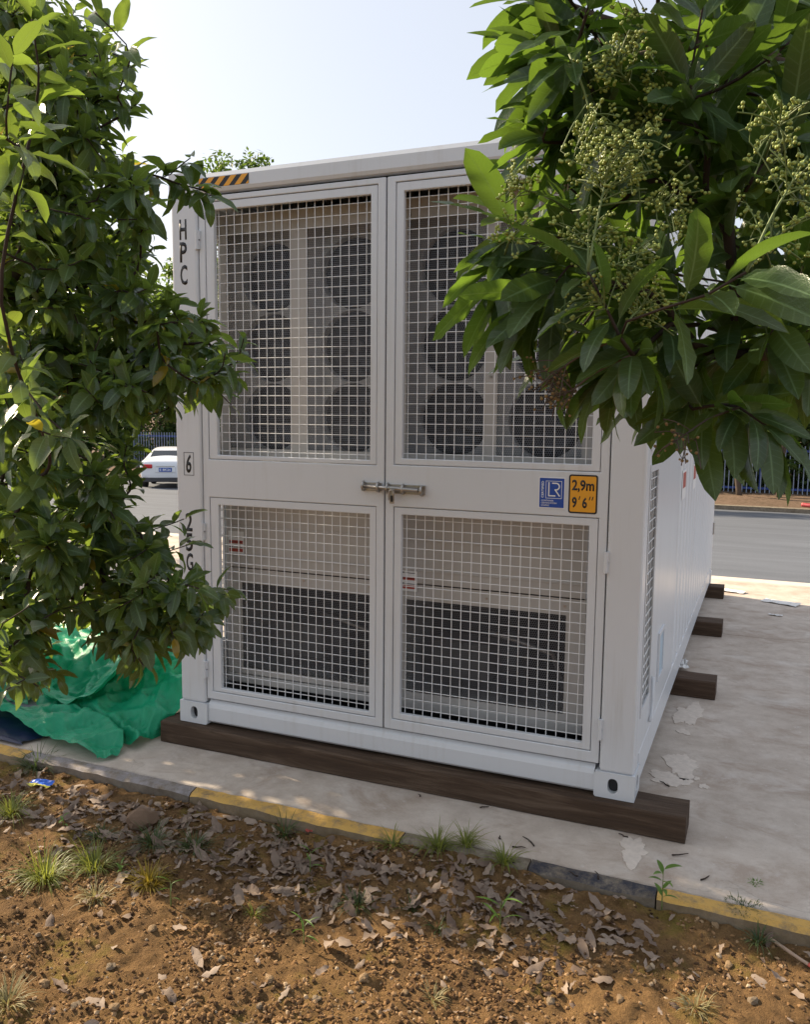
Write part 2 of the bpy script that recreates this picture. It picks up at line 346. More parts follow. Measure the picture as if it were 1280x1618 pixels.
# ================================================================== WORLD POSITIONS (metres)
LEFT_TIPS = [(1.013, -1.879, 1.945), (0.984, -2.082, 1.394), (1.245, -1.465, 2.111), (0.557, -1.552, 1.757), (0.732, -1.813, 1.5), (0.605, -1.353, 3.178), (0.825, -1.451, 1.561), (1.361, -1.798, 1.209), (0.991, -1.923, 1.106), (1.157, -1.603, 2.455), (0.929, -1.625, 2.367), (1.075, -1.61, 1.172), (1.432, -1.982, 2.369), (0.688, -1.531, 1.443), (1.164, -2.188, 1.808), (0.83, -1.577, 2.954), (0.802, -1.839, 2.63), (0.931, -1.496, 2.218), (0.497, -1.353, 2.571), (1.462, -2.084, 1.92), (1.397, -2.108, 1.868), (1.058, -1.497, 2.136), (0.83, -1.598, 1.6), (0.546, -1.605, 3.021), (1.235, -1.735, 2.382), (0.869, -1.644, 2.33), (0.722, -1.511, 2.347), (0.56, -1.677, 1.906), (0.686, -1.446, 2.708), (0.923, -1.755, 2.661), (1.057, -1.859, 1.37), (1.276, -1.765, 1.267), (0.829, -1.669, 2.832), (0.635, -1.602, 1.358), (0.588, -1.5, 2.579), (1.332, -1.834, 1.442), (0.557, -1.532, 2.545), (0.977, -1.792, 2.34), (0.71, -1.36, 2.298), (0.417, -1.335, 3.277), (1.203, -1.557, 1.325), (1.198, -1.769, 2.435), (0.776, -1.61, 2.967), (1.324, -2.161, 1.482), (1.049, -2.127, 1.575), (0.948, -1.767, 1.708), (0.67, -1.396, 2.657), (1.214, -1.872, 1.486), (0.624, -1.55, 1.99), (0.551, -1.544, 1.38), (1.527, -2.081, 1.395), (0.881, -1.689, 2.525), (0.829, -1.489, 2.13), (1.015, -2.037, 2.784), (0.372, -1.338, 3.137), (1.056, -1.825, 2.387), (1.302, -1.776, 1.865), (1.159, -2.04, 2.307), (0.864, -1.848, 2.656), (1.281, -1.813, 1.482), (0.847, -1.569, 2.07), (1.086, -1.786, 1.648), (0.759, -1.627, 1.981), (0.839, -1.861, 2.184), (0.791, -1.361, 2.942), (1.061, -1.494, 1.184), (1.229, -2.198, 1.853), (1.237, -2.191, 1.541), (0.429, -1.431, 3.022), (0.524, -1.413, 3.183), (0.718, -1.754, 1.303), (1.597, -2.055, 1.271), (0.721, -1.504, 1.924), (1.074, -1.899, 2.611), (1.101, -1.827, 2.229), (0.987, -1.626, 2.898), (0.663, -1.645, 1.633), (1.231, -1.654, 2.009), (1.472, -2.006, 1.313), (0.486, -1.564, 1.485), (1.089, -1.971, 2.435), (1.323, -1.845, 2.36), (1.413, -1.889, 1.173), (0.849, -1.919, 2.07), (0.988, -1.898, 2.292), (1.112, -1.743, 1.841), (0.707, -1.418, 1.518), (1.236, -1.859, 2.516), (0.72, -1.534, 2.755), (1.543, -1.864, 1.285), (0.978, -1.738, 2.172), (0.529, -1.453, 1.876), (1.305, -2.031, 1.932), (1.251, -2.088, 1.721), (1.393, -1.894, 1.455), (1.08, -1.601, 2.835), (0.876, -1.646, 1.58), (0.633, -1.594, 2.437), (1.067, -1.553, 1.939), (1.282, -1.925, 2.35), (0.594, -1.683, 1.576), (0.616, -1.446, 2.351), (0.98, -2.019, 2.01), (0.825, -1.516, 1.974), (1.316, -2.101, 1.407), (1.195, -1.986, 2.702), (0.662, -1.58, 2.251), (1.081, -2.011, 2.197), (1.332, -1.934, 1.894), (1.312, -2.177, 1.531), (1.077, -1.32, 1.141), (0.952, -1.672, 1.939), (1.001, -1.84, 1.308), (1.325, -1.921, 2.088), (1.147, -1.579, 2.169), (1.289, -2.016, 2.46), (1.291, -1.906, 1.209), (1.087, -1.776, 1.519), (1.121, -2.045, 2.783), (0.842, -1.711, 2.737), (1.292, -1.701, 1.964), (0.93, -1.661, 1.989), (1.112, -1.98, 2.53), (1.348, -2.034, 2.553), (0.784, -1.746, 2.718), (0.768, -1.763, 2.996), (1.381, -2.108, 1.661), (1.369, -2.074, 2.173), (0.946, -1.525, 2.776), (1.291, -2.021, 2.636), (1.258, -1.944, 1.209), (0.634, -1.468, 2.611), (1.449, -1.954, 2.275), (1.046, -2.06, 2.81), (1.177, -2.048, 2.783), (1.446, -1.963, 1.296), (0.619, -1.431, 1.824), (0.476, -1.504, 2.555), (0.942, -1.911, 2.238), (1.482, -1.982, 1.252), (1.273, -1.87, 1.211), (0.79, -1.431, 2.686), (1.297, -1.916, 2.425), (1.271, -1.994, 2.035), (0.831, -1.739, 1.31), (1.03, -1.721, 2.877), (0.639, -1.602, 2.966), (1.14, -1.953, 2.808), (1.537, -2.059, 1.86), (1.169, -2.076, 1.166), (0.93, -1.425, 2.253), (1.176, -1.692, 1.448), (1.18, -2.048, 2.554), (1.025, -2.018, 2.08), (1.419, -1.813, 1.317), (1.431, -1.964, 2.104), (0.915, -1.816, 1.96), (0.995, -1.559, 2.946), (1.048, -2.015, 2.513), (0.789, -1.299, 2.281), (0.636, -1.523, 2.964), (0.839, -1.65, 2.013), (0.979, -2.045, 1.563), (0.846, -1.483, 2.415), (1.27, -2.063, 2.157), (0.711, -1.705, 1.478), (1.109, -1.809, 2.669), (1.039, -1.674, 1.994), (1.192, -1.97, 1.363), (0.89, -1.55, 1.181), (0.676, -1.453, 2.663), (0.672, -1.737, 2.809), (1.408, -1.982, 2.566), (0.937, -1.864, 1.493), (1.147, -2.139, 2.518), (1.362, -2.037, 2.276), (1.009, -1.893, 1.436), (0.927, -1.723, 2.945), (1.474, -1.784, 1.93), (0.681, -1.574, 3.102), (1.054, -1.485, 1.084), (1.144, -1.625, 2.223), (0.668, -1.579, 2.756), (0.749, -1.488, 2.174), (1.031, -1.82, 1.991), (1.283, -1.85, 2.048), (1.545, -2.028, 1.3), (1.173, -2.105, 1.261), (1.182, -1.935, 1.403), (0.638, -1.532, 0.996), (1.119, -1.894, 2.225), (0.397, -1.377, 2.695), (1.017, -1.992, 2.502), (0.589, -1.643, 2.004), (0.31, -1.446, 2.611), (0.772, -1.785, 2.513), (1.287, -2.118, 1.925), (1.231, -2.128, 1.206), (1.073, -2.116, 1.549), (0.607, -1.579, 1.314), (0.791, -1.902, 1.086), (1.05, -1.732, 2.804), (0.92, -1.835, 2.749), (0.533, -1.385, 2.435), (0.517, -1.616, 2.411), (1.326, -1.648, 1.904), (1.089, -1.638, 2.168), (1.25, -2.054, 2.504), (0.446, -1.411, 3.219), (1.427, -2.057, 1.551), (1.367, -1.951, 2.116), (1.141, -1.616, 2.409), (1.09, -1.803, 2.383), (1.232, -1.863, 1.584), (1.033, -1.675, 2.093), (1.38, -2.07, 1.805), (0.876, -1.576, 1.277), (0.912, -1.984, 1.337), (1.218, -1.811, 1.273), (0.736, -1.473, 1.719), (1.285, -2.033, 1.81), (0.956, -1.945, 2.358), (0.399, -1.531, 1.985), (1.417, -1.722, 1.214), (0.707, -1.415, 2.137), (0.647, -1.43, 2.79), (0.932, -1.825, 2.475), (1.001, -1.568, 2.202), (1.474, -1.96, 2.119), (0.722, -1.383, 1.466), (0.744, -1.734, 3.037), (0.844, -1.552, 1.158), (0.899, -1.659, 2.223), (1.207, -2.195, 1.764), (1.364, -1.499, 2.004), (0.791, -1.784, 2.581), (0.53, -1.426, 2.557), (0.734, -1.719, 1.984), (0.711, -1.481, 1.438), (0.929, -1.952, 2.152), (1.14, -2.07, 1.342), (0.817, -1.688, 2.99), (0.803, -1.549, 1.256), (0.858, -1.888, 2.225), (1.029, -1.92, 2.484), (0.833, -1.713, 2.17), (1.156, -2.024, 1.654), (0.505, -1.628, 1.4), (1.262, -1.893, 1.876), (1.318, -1.545, 2.097), (1.391, -1.966, 1.433), (0.786, -1.832, 1.499), (0.702, -1.549, 1.149), (1.318, -1.737, 1.913), (0.968, -1.956, 1.923), (0.802, -1.705, 2.243), (0.776, -1.729, 2.946), (1.148, -2.036, 2.003), (0.457, -1.504, 1.989), (1.423, -1.667, 2.007), (0.915, -1.917, 2.449), (1.243, -1.874, 2.145), (1.27, -1.851, 2.567), (1.058, -2.0, 1.71), (0.817, -1.36, 2.378), (1.148, -1.461, 2.054), (1.252, -1.963, 1.458), (1.213, -1.784, 1.867), (0.608, -1.65, 2.768), (0.91, -1.83, 1.512), (0.906, -1.585, 3.006), (1.505, -1.941, 1.258), (0.71, -1.726, 0.983), (1.359, -2.018, 1.592), (0.705, -1.618, 2.835), (0.915, -1.958, 1.472), (1.334, -2.18, 1.668), (1.213, -2.048, 1.659), (0.906, -1.965, 1.991), (1.088, -1.831, 1.426), (1.204, -1.888, 1.452), (1.214, -2.067, 2.151), (0.934, -1.727, 1.895), (1.473, -2.009, 2.351), (0.997, -2.03, 2.304), (0.93, -1.402, 2.6), (1.238, -1.822, 2.166), (0.812, -1.887, 1.437), (0.786, -1.845, 1.145), (0.737, -1.295, 2.688), (0.445, -1.62, 1.583), (1.105, -1.899, 2.077), (0.812, -1.57, 2.845), (1.223, -2.239, 1.222), (1.098, -1.399, 2.0), (0.909, -1.261, 2.057), (1.149, -1.676, 2.262), (0.782, -1.616, 2.366), (1.22, -2.089, 2.278), (0.827, -1.703, 1.871), (1.061, -1.975, 2.017), (1.473, -1.721, 1.908), (1.115, -1.916, 2.531), (0.772, -1.699, 1.825), (1.061, -1.668, 2.294), (1.09, -1.732, 2.624), (0.679, -1.649, 1.171), (1.572, -1.993, 1.317), (1.351, -1.917, 1.185), (0.53, -1.481, 2.731), (1.059, -1.72, 2.408), (1.172, -1.925, 2.375), (1.202, -1.771, 1.917), (0.83, -1.369, 2.545), (1.01, -1.996, 2.466), (0.573, -1.606, 0.961), (1.627, -1.9, 1.912), (0.682, -1.282, 3.138), (0.545, -1.365, 2.594), (1.074, -2.009, 1.224), (0.886, -1.564, 2.395), (0.758, -1.736, 2.428), (1.166, -1.851, 2.336), (1.159, -1.802, 1.481), (1.529, -1.921, 2.042), (0.911, -1.881, 1.333), (0.749, -1.458, 2.038), (1.09, -1.805, 2.3), (0.764, -1.865, 1.948), (1.104, -1.703, 2.14), (1.122, -2.121, 1.359), (0.92, -1.482, 1.284), (0.765, -1.434, 2.955), (0.871, -1.529, 1.511), (0.469, -1.467, 3.032), (1.32, -2.149, 1.73), (1.277, -2.169, 1.64), (1.349, -1.998, 1.224), (0.496, -1.436, 1.995), (1.196, -2.077, 1.857), (1.484, -1.851, 1.354), (0.54, -1.382, 2.875), (1.021, -1.669, 2.273), (0.645, -1.749, 1.103), (0.829, -1.265, 2.318), (1.313, -1.976, 2.496), (1.1, -1.862, 1.836), (1.098, -1.703, 1.996), (1.313, -2.145, 1.411), (1.153, -2.018, 2.425), (1.495, -2.087, 1.874), (0.449, -1.365, 2.811), (1.222, -1.884, 1.902), (1.129, -1.573, 1.375), (0.737, -1.838, 2.163), (0.95, -2.022, 1.473), (0.893, -1.715, 1.785), (1.117, -1.754, 1.303), (0.89, -1.602, 2.96), (1.115, -1.859, 1.959), (0.989, -2.008, 2.829), (0.774, -1.832, 1.304), (0.823, -1.715, 1.599), (1.033, -2.074, 1.558), (0.705, -1.61, 1.233), (1.165, -1.927, 2.688), (0.87, -1.607, 1.212), (1.564, -2.069, 1.426), (0.966, -1.789, 2.298), (1.1, -1.53, 1.215), (0.903, -1.496, 1.499), (0.896, -1.608, 2.364), (1.332, -2.222, 1.369), (1.405, -1.891, 2.044), (0.816, -1.289, 2.149), (0.866, -1.536, 2.696), (0.855, -1.779, 1.505), (1.028, -1.542, 2.197), (0.733, -1.246, 2.612), (0.641, -1.594, 1.536), (1.031, -1.584, 2.321), (0.889, -1.541, 1.731), (1.32, -1.823, 1.868), (0.732, -1.634, 1.077), (1.185, -1.842, 1.535), (0.811, -1.313, 2.87), (0.612, -1.242, 3.116), (0.525, -1.56, 2.627), (0.523, -1.549, 1.97), (0.959, -1.418, 2.412), (1.257, -1.502, 1.887), (0.573, -1.338, 2.314), (1.164, -2.059, 1.487), (1.151, -2.092, 1.539), (1.345, -2.025, 2.469), (1.376, -1.802, 1.912), (0.454, -1.492, 2.429), (1.248, -1.834, 2.656), (0.717, -1.817, 1.258), (1.255, -2.172, 1.789), (0.534, -1.595, 1.409), (1.21, -2.051, 2.077), (1.168, -1.442, 1.179), (1.325, -2.041, 1.832), (0.697, -1.565, 2.247), (1.231, -2.242, 1.286), (0.779, -1.826, 1.233), (0.98, -2.049, 1.186), (1.16, -2.133, 2.4), (0.581, -1.434, 1.572), (1.012, -1.473, 1.255), (1.093, -2.028, 1.93), (1.012, -1.594, 1.505), (0.81, -1.726, 2.011), (0.788, -1.416, 1.699), (0.281, -1.408, 2.882), (0.956, -1.703, 1.614), (0.966, -1.659, 2.178), (0.895, -1.716, 1.6), (1.577, -2.031, 1.36), (1.224, -1.838, 2.758), (0.907, -1.805, 2.796), (1.41, -1.809, 1.869), (1.208, -1.807, 1.814), (0.863, -2.002, 1.122), (0.603, -1.586, 2.773), (0.701, -1.626, 2.336), (0.664, -1.424, 1.712), (0.857, -1.665, 1.751), (0.979, -1.458, 2.089), (0.523, -1.47, 1.563), (0.311, -1.408, 2.691), (0.761, -1.828, 1.376), (1.2, -2.149, 1.562), (0.435, -1.459, 2.973), (0.934, -1.772, 2.393), (0.697, -1.451, 2.132), (0.6, -1.431, 2.831), (0.761, -1.591, 1.164), (1.288, -2.011, 2.296), (0.521, -1.438, 2.721), (0.731, -1.721, 1.935), (1.181, -1.766, 2.03), (0.817, -1.276, 2.675), (0.738, -1.611, 2.762), (1.582, -1.929, 1.886), (0.408, -1.594, 1.384), (0.42, -1.519, 2.186), (0.733, -1.477, 2.517), (1.248, -1.664, 1.884), (1.069, -1.8, 2.7), (1.241, -2.073, 1.304), (1.276, -1.917, 2.666), (1.067, -1.624, 2.329), (1.012, -1.875, 2.387), (1.506, -1.801, 1.891), (0.429, -1.558, 2.215), (0.676, -1.475, 2.562), (0.594, -1.587, 3.11), (1.098, -2.087, 1.962), (1.237, -1.771, 1.334), (0.787, -1.634, 1.787), (0.851, -1.865, 2.537), (0.956, -1.51, 2.552), (1.077, -1.961, 1.248), (1.152, -1.984, 2.744), (0.997, -1.92, 1.276), (1.181, -1.762, 2.496), (0.654, -1.527, 2.648), (1.181, -1.67, 2.153), (0.796, -1.867, 2.161), (0.898, -1.579, 2.901), (1.021, -1.862, 1.383), (0.769, -1.466, 1.097), (0.753, -1.647, 2.33), (0.812, -1.889, 2.055), (1.313, -1.792, 1.394), (1.244, -1.829, 2.605), (1.185, -1.923, 2.34), (1.401, -2.035, 1.836), (0.8, -1.226, 2.558), (0.644, -1.349, 2.994), (1.007, -1.44, 1.236), (0.883, -1.651, 2.657), (0.888, -1.334, 2.422), (0.768, -1.8, 1.184), (0.819, -1.612, 2.712), (1.38, -2.056, 1.669), (1.307, -2.11, 2.058), (1.249, -2.116, 1.442), (0.97, -1.526, 1.869), (1.373, -2.18, 1.555), (1.075, -1.897, 1.546), (0.914, -1.345, 2.492), (1.486, -1.886, 1.226), (1.366, -1.983, 2.058), (0.929, -1.929, 2.779), (1.085, -1.829, 2.93), (1.31, -1.823, 2.437), (0.772, -1.772, 2.335), (1.498, -2.089, 1.254), (0.521, -1.328, 3.098), (0.922, -2.047, 1.254), (1.005, -1.428, 2.284), (1.123, -1.902, 2.431), (1.477, -1.898, 2.092), (1.093, -1.848, 1.899), (1.103, -1.626, 1.315), (1.696, -1.967, 1.954), (0.519, -1.605, 1.469), (1.229, -1.59, 2.033), (0.414, -1.457, 1.844), (0.613, -1.54, 1.815), (1.364, -1.83, 2.296), (1.068, -1.412, 1.071), (0.819, -1.534, 1.507), (1.117, -1.87, 1.533), (0.748, -1.497, 2.717), (0.838, -1.765, 1.869), (1.071, -1.859, 1.328), (0.719, -1.701, 1.042), (1.042, -1.581, 2.064), (0.862, -1.625, 2.939), (0.587, -1.389, 2.758), (0.931, -1.486, 1.42), (0.946, -1.874, 1.735), (0.673, -1.643, 2.005), (0.55, -1.574, 2.775), (0.741, -1.539, 1.591), (1.237, -1.773, 2.76), (1.381, -2.037, 1.993), (0.808, -1.679, 2.757), (1.192, -2.147, 2.189), (0.707, -1.258, 2.94), (0.584, -1.556, 2.586), (1.094, -2.042, 1.293), (0.896, -1.681, 2.714), (0.874, -1.322, 2.113), (0.903, -1.805, 2.023), (0.909, -1.809, 2.129), (0.672, -1.417, 1.417), (0.827, -1.918, 1.096), (0.709, -1.308, 3.029), (1.348, -1.893, 2.354), (1.017, -1.781, 2.711), (0.37, -1.419, 3.168), (0.851, -1.488, 1.971), (0.915, -1.715, 2.021), (1.305, -2.047, 1.329), (0.963, -1.43, 2.321), (0.78, -1.632, 1.728), (1.243, -1.927, 1.275), (1.065, -1.606, 1.907), (1.193, -2.109, 1.716), (0.972, -1.512, 2.17), (1.03, -2.101, 1.36), (1.122, -1.926, 2.376), (0.892, -1.683, 2.486), (0.696, -1.459, 1.465), (0.776, -1.724, 1.494), (1.332, -2.103, 1.722), (1.049, -1.312, 1.118), (0.605, -1.642, 1.63), (1.102, -2.055, 1.816), (1.018, -1.851, 2.906), (1.171, -1.354, 1.875), (0.957, -1.874, 2.149), (0.834, -1.699, 1.678), (0.661, -1.598, 2.335), (0.841, -1.879, 1.84), (1.607, -2.044, 1.398), (0.677, -1.702, 1.136), (1.197, -1.898, 1.647), (0.937, -1.45, 1.916), (1.022, -1.638, 2.216), (1.374, -2.056, 1.608), (0.882, -1.759, 2.948), (1.114, -1.989, 1.949), (1.196, -1.714, 1.24), (1.383, -2.003, 2.413), (0.814, -1.653, 1.715), (0.86, -1.713, 2.558), (0.679, -1.777, 1.391), (0.775, -1.745, 1.881), (0.544, -1.581, 2.228), (1.279, -1.959, 1.604), (1.158, -2.183, 2.233), (1.206, -1.849, 2.615), (1.085, -1.848, 2.689), (1.01, -1.56, 2.818), (1.044, -2.035, 1.723), (0.433, -1.498, 3.161), (0.818, -1.835, 2.664), (1.057, -1.939, 2.471), (1.074, -1.917, 1.457), (1.025, -1.825, 1.674), (1.065, -1.728, 2.251), (1.393, -1.91, 2.171), (1.262, -1.924, 1.635), (0.929, -1.767, 2.019), (0.801, -1.845, 2.881), (0.661, -1.494, 2.757), (1.116, -2.03, 1.12), (1.017, -1.614, 1.444), (1.145, -1.969, 2.487), (0.787, -1.584, 3.092), (1.06, -1.94, 2.687), (0.828, -1.858, 1.242), (1.134, -1.823, 1.59), (1.053, -1.97, 1.406), (1.336, -2.111, 1.462), (0.577, -1.581, 2.31), (0.816, -1.831, 2.306), (0.972, -2.054, 1.497), (1.208, -1.967, 2.106), (0.968, -2.026, 2.16), (0.76, -1.646, 1.418), (0.674, -1.474, 2.967), (1.466, -1.703, 1.995), (0.463, -1.382, 3.197), (0.998, -1.929, 1.549), (1.515, -1.98, 1.949), (0.542, -1.614, 2.574), (1.335, -1.575, 2.083), (0.978, -1.545, 1.912), (0.956, -1.785, 2.092), (0.462, -1.54, 1.386), (1.218, -1.759, 2.206), (1.214, -1.86, 2.265), (1.308, -1.893, 1.424), (0.673, -1.333, 2.059), (1.127, -1.852, 2.508), (0.655, -1.327, 2.923), (1.435, -1.939, 1.266), (0.691, -1.373, 2.233), (1.418, -2.006, 2.275), (1.021, -1.725, 2.666), (1.335, -1.626, 1.202), (1.106, -1.954, 1.97), (1.213, -1.917, 1.427), (0.387, -1.411, 2.999), (0.832, -1.612, 2.967), (0.591, -1.58, 2.233), (0.546, -1.421, 2.269), (1.677, -2.032, 1.389), (0.732, -1.764, 2.894), (0.963, -1.42, 1.876), (0.984, -1.989, 1.596), (1.045, -2.043, 1.245), (0.647, -1.545, 2.249), (0.881, -1.657, 2.114), (0.944, -1.761, 2.787), (1.109, -1.553, 1.318), (0.409, -1.301, 3.206), (1.279, -1.709, 2.265), (0.719, -1.522, 1.52), (1.094, -1.864, 2.806), (1.046, -1.328, 2.059), (1.048, -1.795, 1.411), (0.957, -1.487, 1.281), (1.096, -1.668, 1.458), (1.188, -2.105, 1.95), (0.863, -1.304, 2.456), (1.176, -1.507, 2.035), (0.913, -1.684, 1.904), (1.082, -1.942, 2.402), (0.977, -1.619, 1.6), (0.625, -1.615, 2.305), (0.522, -1.463, 2.946), (0.963, -1.995, 2.768), (1.484, -2.115, 1.348), (0.746, -1.654, 2.267), (0.765, -1.736, 2.185), (1.136, -2.121, 2.287), (0.966, -1.682, 2.692), (1.223, -1.855, 1.18), (0.978, -1.551, 1.028), (0.913, -1.553, 1.397), (0.731, -1.531, 2.292), (0.957, -1.667, 2.358), (0.346, -1.395, 2.669), (1.332, -2.199, 1.494), (1.101, -1.897, 1.997), (0.641, -1.679, 1.104), (1.048, -1.796, 2.468), (1.11, -1.806, 1.814), (0.82, -1.552, 2.658), (0.934, -1.97, 1.417), (0.693, -1.782, 2.495), (0.776, -1.334, 2.9), (0.685, -1.538, 1.698), (0.65, -1.394, 2.977), (1.517, -1.979, 2.027), (0.935, -1.388, 2.405), (1.29, -2.035, 2.6), (1.204, -1.407, 1.167), (0.848, -1.78, 1.1), (1.497, -1.818, 1.254), (1.203, -1.97, 1.279), (0.705, -1.669, 3.015), (0.988, -2.469, 1.309), (0.207, -1.828, 1.769), (0.715, -2.15, 2.202), (0.282, -1.989, 2.283), (-0.434, -1.252, 3.927), (0.473, -2.035, 2.36), (-0.053, -1.462, 1.53), (0.744, -2.041, 1.201), (-0.267, -1.317, 3.046), (-0.382, -1.637, 3.293), (0.307, -1.94, 3.424), (0.739, -2.097, 2.384), (0.708, -2.152, 2.742), (0.799, -2.069, 2.89), (1.034, -2.215, 3.036), (1.04, -2.345, 1.288), (1.072, -2.393, 1.62), (0.128, -1.457, 3.173), (-0.033, -1.983, 1.922), (0.228, -1.849, 3.155), (-0.295, -1.379, 2.803), (0.732, -2.352, 1.459), (0.716, -1.848, 2.473), (0.726, -2.027, 3.13), (-0.196, -1.419, 3.457), (0.373, -1.591, 2.02), (0.68, -2.243, 3.272), (0.023, -1.719, 2.737), (-0.336, -1.399, 3.347), (-0.07, -1.483, 3.73), (0.612, -2.39, 1.269), (0.604, -2.041, 3.431), (0.994, -2.075, 3.133), (-0.087, -1.847, 3.703), (-0.059, -1.848, 1.642), (-0.125, -1.509, 1.016), (0.852, -2.447, 1.632), (0.454, -1.729, 1.195), (0.732, -1.887, 1.915), (0.328, -2.124, 2.599), (-0.238, -1.642, 1.152), (0.615, -2.392, 2.133), (-0.299, -1.788, 2.584), (0.117, -1.919, 2.833), (0.84, -2.052, 3.114), (-0.837, -1.517, 3.109), (0.106, -1.858, 1.407), (0.27, -1.165, 3.977), (0.25, -1.874, 1.552), (0.954, -2.351, 2.164), (0.663, -1.898, 1.711), (-0.501, -1.525, 1.975), (0.116, -1.776, 2.995), (0.629, -2.007, 3.064), (1.151, -2.193, 2.779), (0.383, -2.167, 3.379), (0.734, -2.332, 3.19), (0.581, -2.252, 2.619), (0.727, -2.315, 1.97), (0.448, -2.243, 1.629), (0.25, -1.507, 3.067), (-0.654, -1.616, 3.209), (0.658, -2.22, 1.953), (0.106, -2.001, 2.542), (0.111, -2.089, 2.254), (-0.213, -1.596, 1.607), (-0.076, -1.535, 3.047), (0.462, -2.111, 3.225), (0.051, -1.731, 2.883), (-0.061, -2.048, 1.811), (0.556, -1.968, 1.59), (0.424, -1.868, 1.789), (0.016, -1.196, 3.793), (1.099, -2.184, 3.174), (0.313, -1.809, 3.049), (-0.47, -1.458, 3.822), (0.539, -2.027, 3.329), (0.484, -2.016, 2.586), (0.826, -1.961, 1.401), (1.148, -2.072, 3.105), (0.173, -1.165, 3.703), (0.992, -2.315, 2.447), (0.601, -2.324, 2.478), (0.896, -2.11, 1.086), (0.085, -1.989, 1.852), (-0.579, -1.431, 3.405), (0.541, -1.773, 2.365), (0.851, -1.975, 1.876), (0.822, -1.687, 3.058), (-0.014, -1.96, 2.3), (0.006, -1.272, 2.819), (0.839, -2.269, 2.096), (0.214, -1.863, 3.6), (0.575, -2.24, 1.53), (0.614, -2.288, 1.766), (-0.113, -1.367, 2.328), (0.935, -1.649, 3.454), (0.004, -1.495, 1.632), (0.811, -2.473, 1.944), (0.534, -1.922, 1.491), (1.212, -2.269, 2.237), (-0.073, -1.982, 1.033), (-0.376, -1.863, 1.635), (0.088, -1.755, 2.457), (0.406, -1.922, 1.248), (0.874, -2.397, 1.357), (0.519, -1.832, 3.394), (0.912, -2.149, 2.213), (0.673, -2.1, 1.287), (0.756, -2.414, 1.231), (1.461, -2.107, 2.699), (1.467, -2.003, 2.635), (1.416, -1.924, 2.568), (1.481, -1.8, 2.466), (1.501, -1.748, 2.373), (1.449, -1.711, 2.411), (1.389, -1.734, 2.427), (1.634, -1.794, 2.004), (1.567, -1.726, 1.902), (1.525, -1.738, 1.944), (1.526, -1.697, 1.834), (1.567, -1.799, 1.324), (1.525, -1.708, 1.32), (1.505, -2.061, 1.194), (1.409, -1.998, 1.148), (1.41, -1.778, 1.159), (1.503, -1.842, 1.204), (1.348, -2.24, 1.17), (1.361, -2.341, 1.195), (1.237, -2.074, 1.13), (1.411, -1.741, 1.443), (1.328, -1.659, 1.501), (1.28, -1.74, 1.886), (1.289, -1.746, 1.806), (1.305, -1.682, 1.833), (1.162, -1.702, 1.721), (1.157, -1.712, 1.657), (1.178, -1.713, 1.583), (1.059, -1.642, 1.679), (1.115, -1.603, 1.795), (1.844, -2.702, 2.332), (1.785, -2.605, 2.433), (1.8, -2.679, 2.228), (1.759, -2.572, 2.342), (1.65, -2.558, 1.958), (1.711, -2.555, 1.781), (1.725, -2.496, 1.769)]
LEFT_TRUNKS = [[(0.33, -2.04, -0.1), (0.36, -2.02, 0.5), (0.42, -1.98, 1.1), (0.5, -1.95, 1.8), (0.62, -1.95, 2.5), (0.75, -1.98, 3.2)], [(0.38, -2.0, 0.75), (0.62, -1.85, 1.1), (0.95, -1.75, 1.35), (1.2, -1.68, 1.45)], [(0.44, -1.97, 1.3), (0.75, -1.85, 1.65), (1.05, -1.75, 1.9), (1.3, -1.68, 2.0)], [(0.5, -1.95, 1.75), (0.8, -1.85, 2.1), (1.05, -1.8, 2.4)], [(0.4, -1.98, 0.9), (0.6, -2.1, 1.1), (0.95, -2.2, 1.2)]]
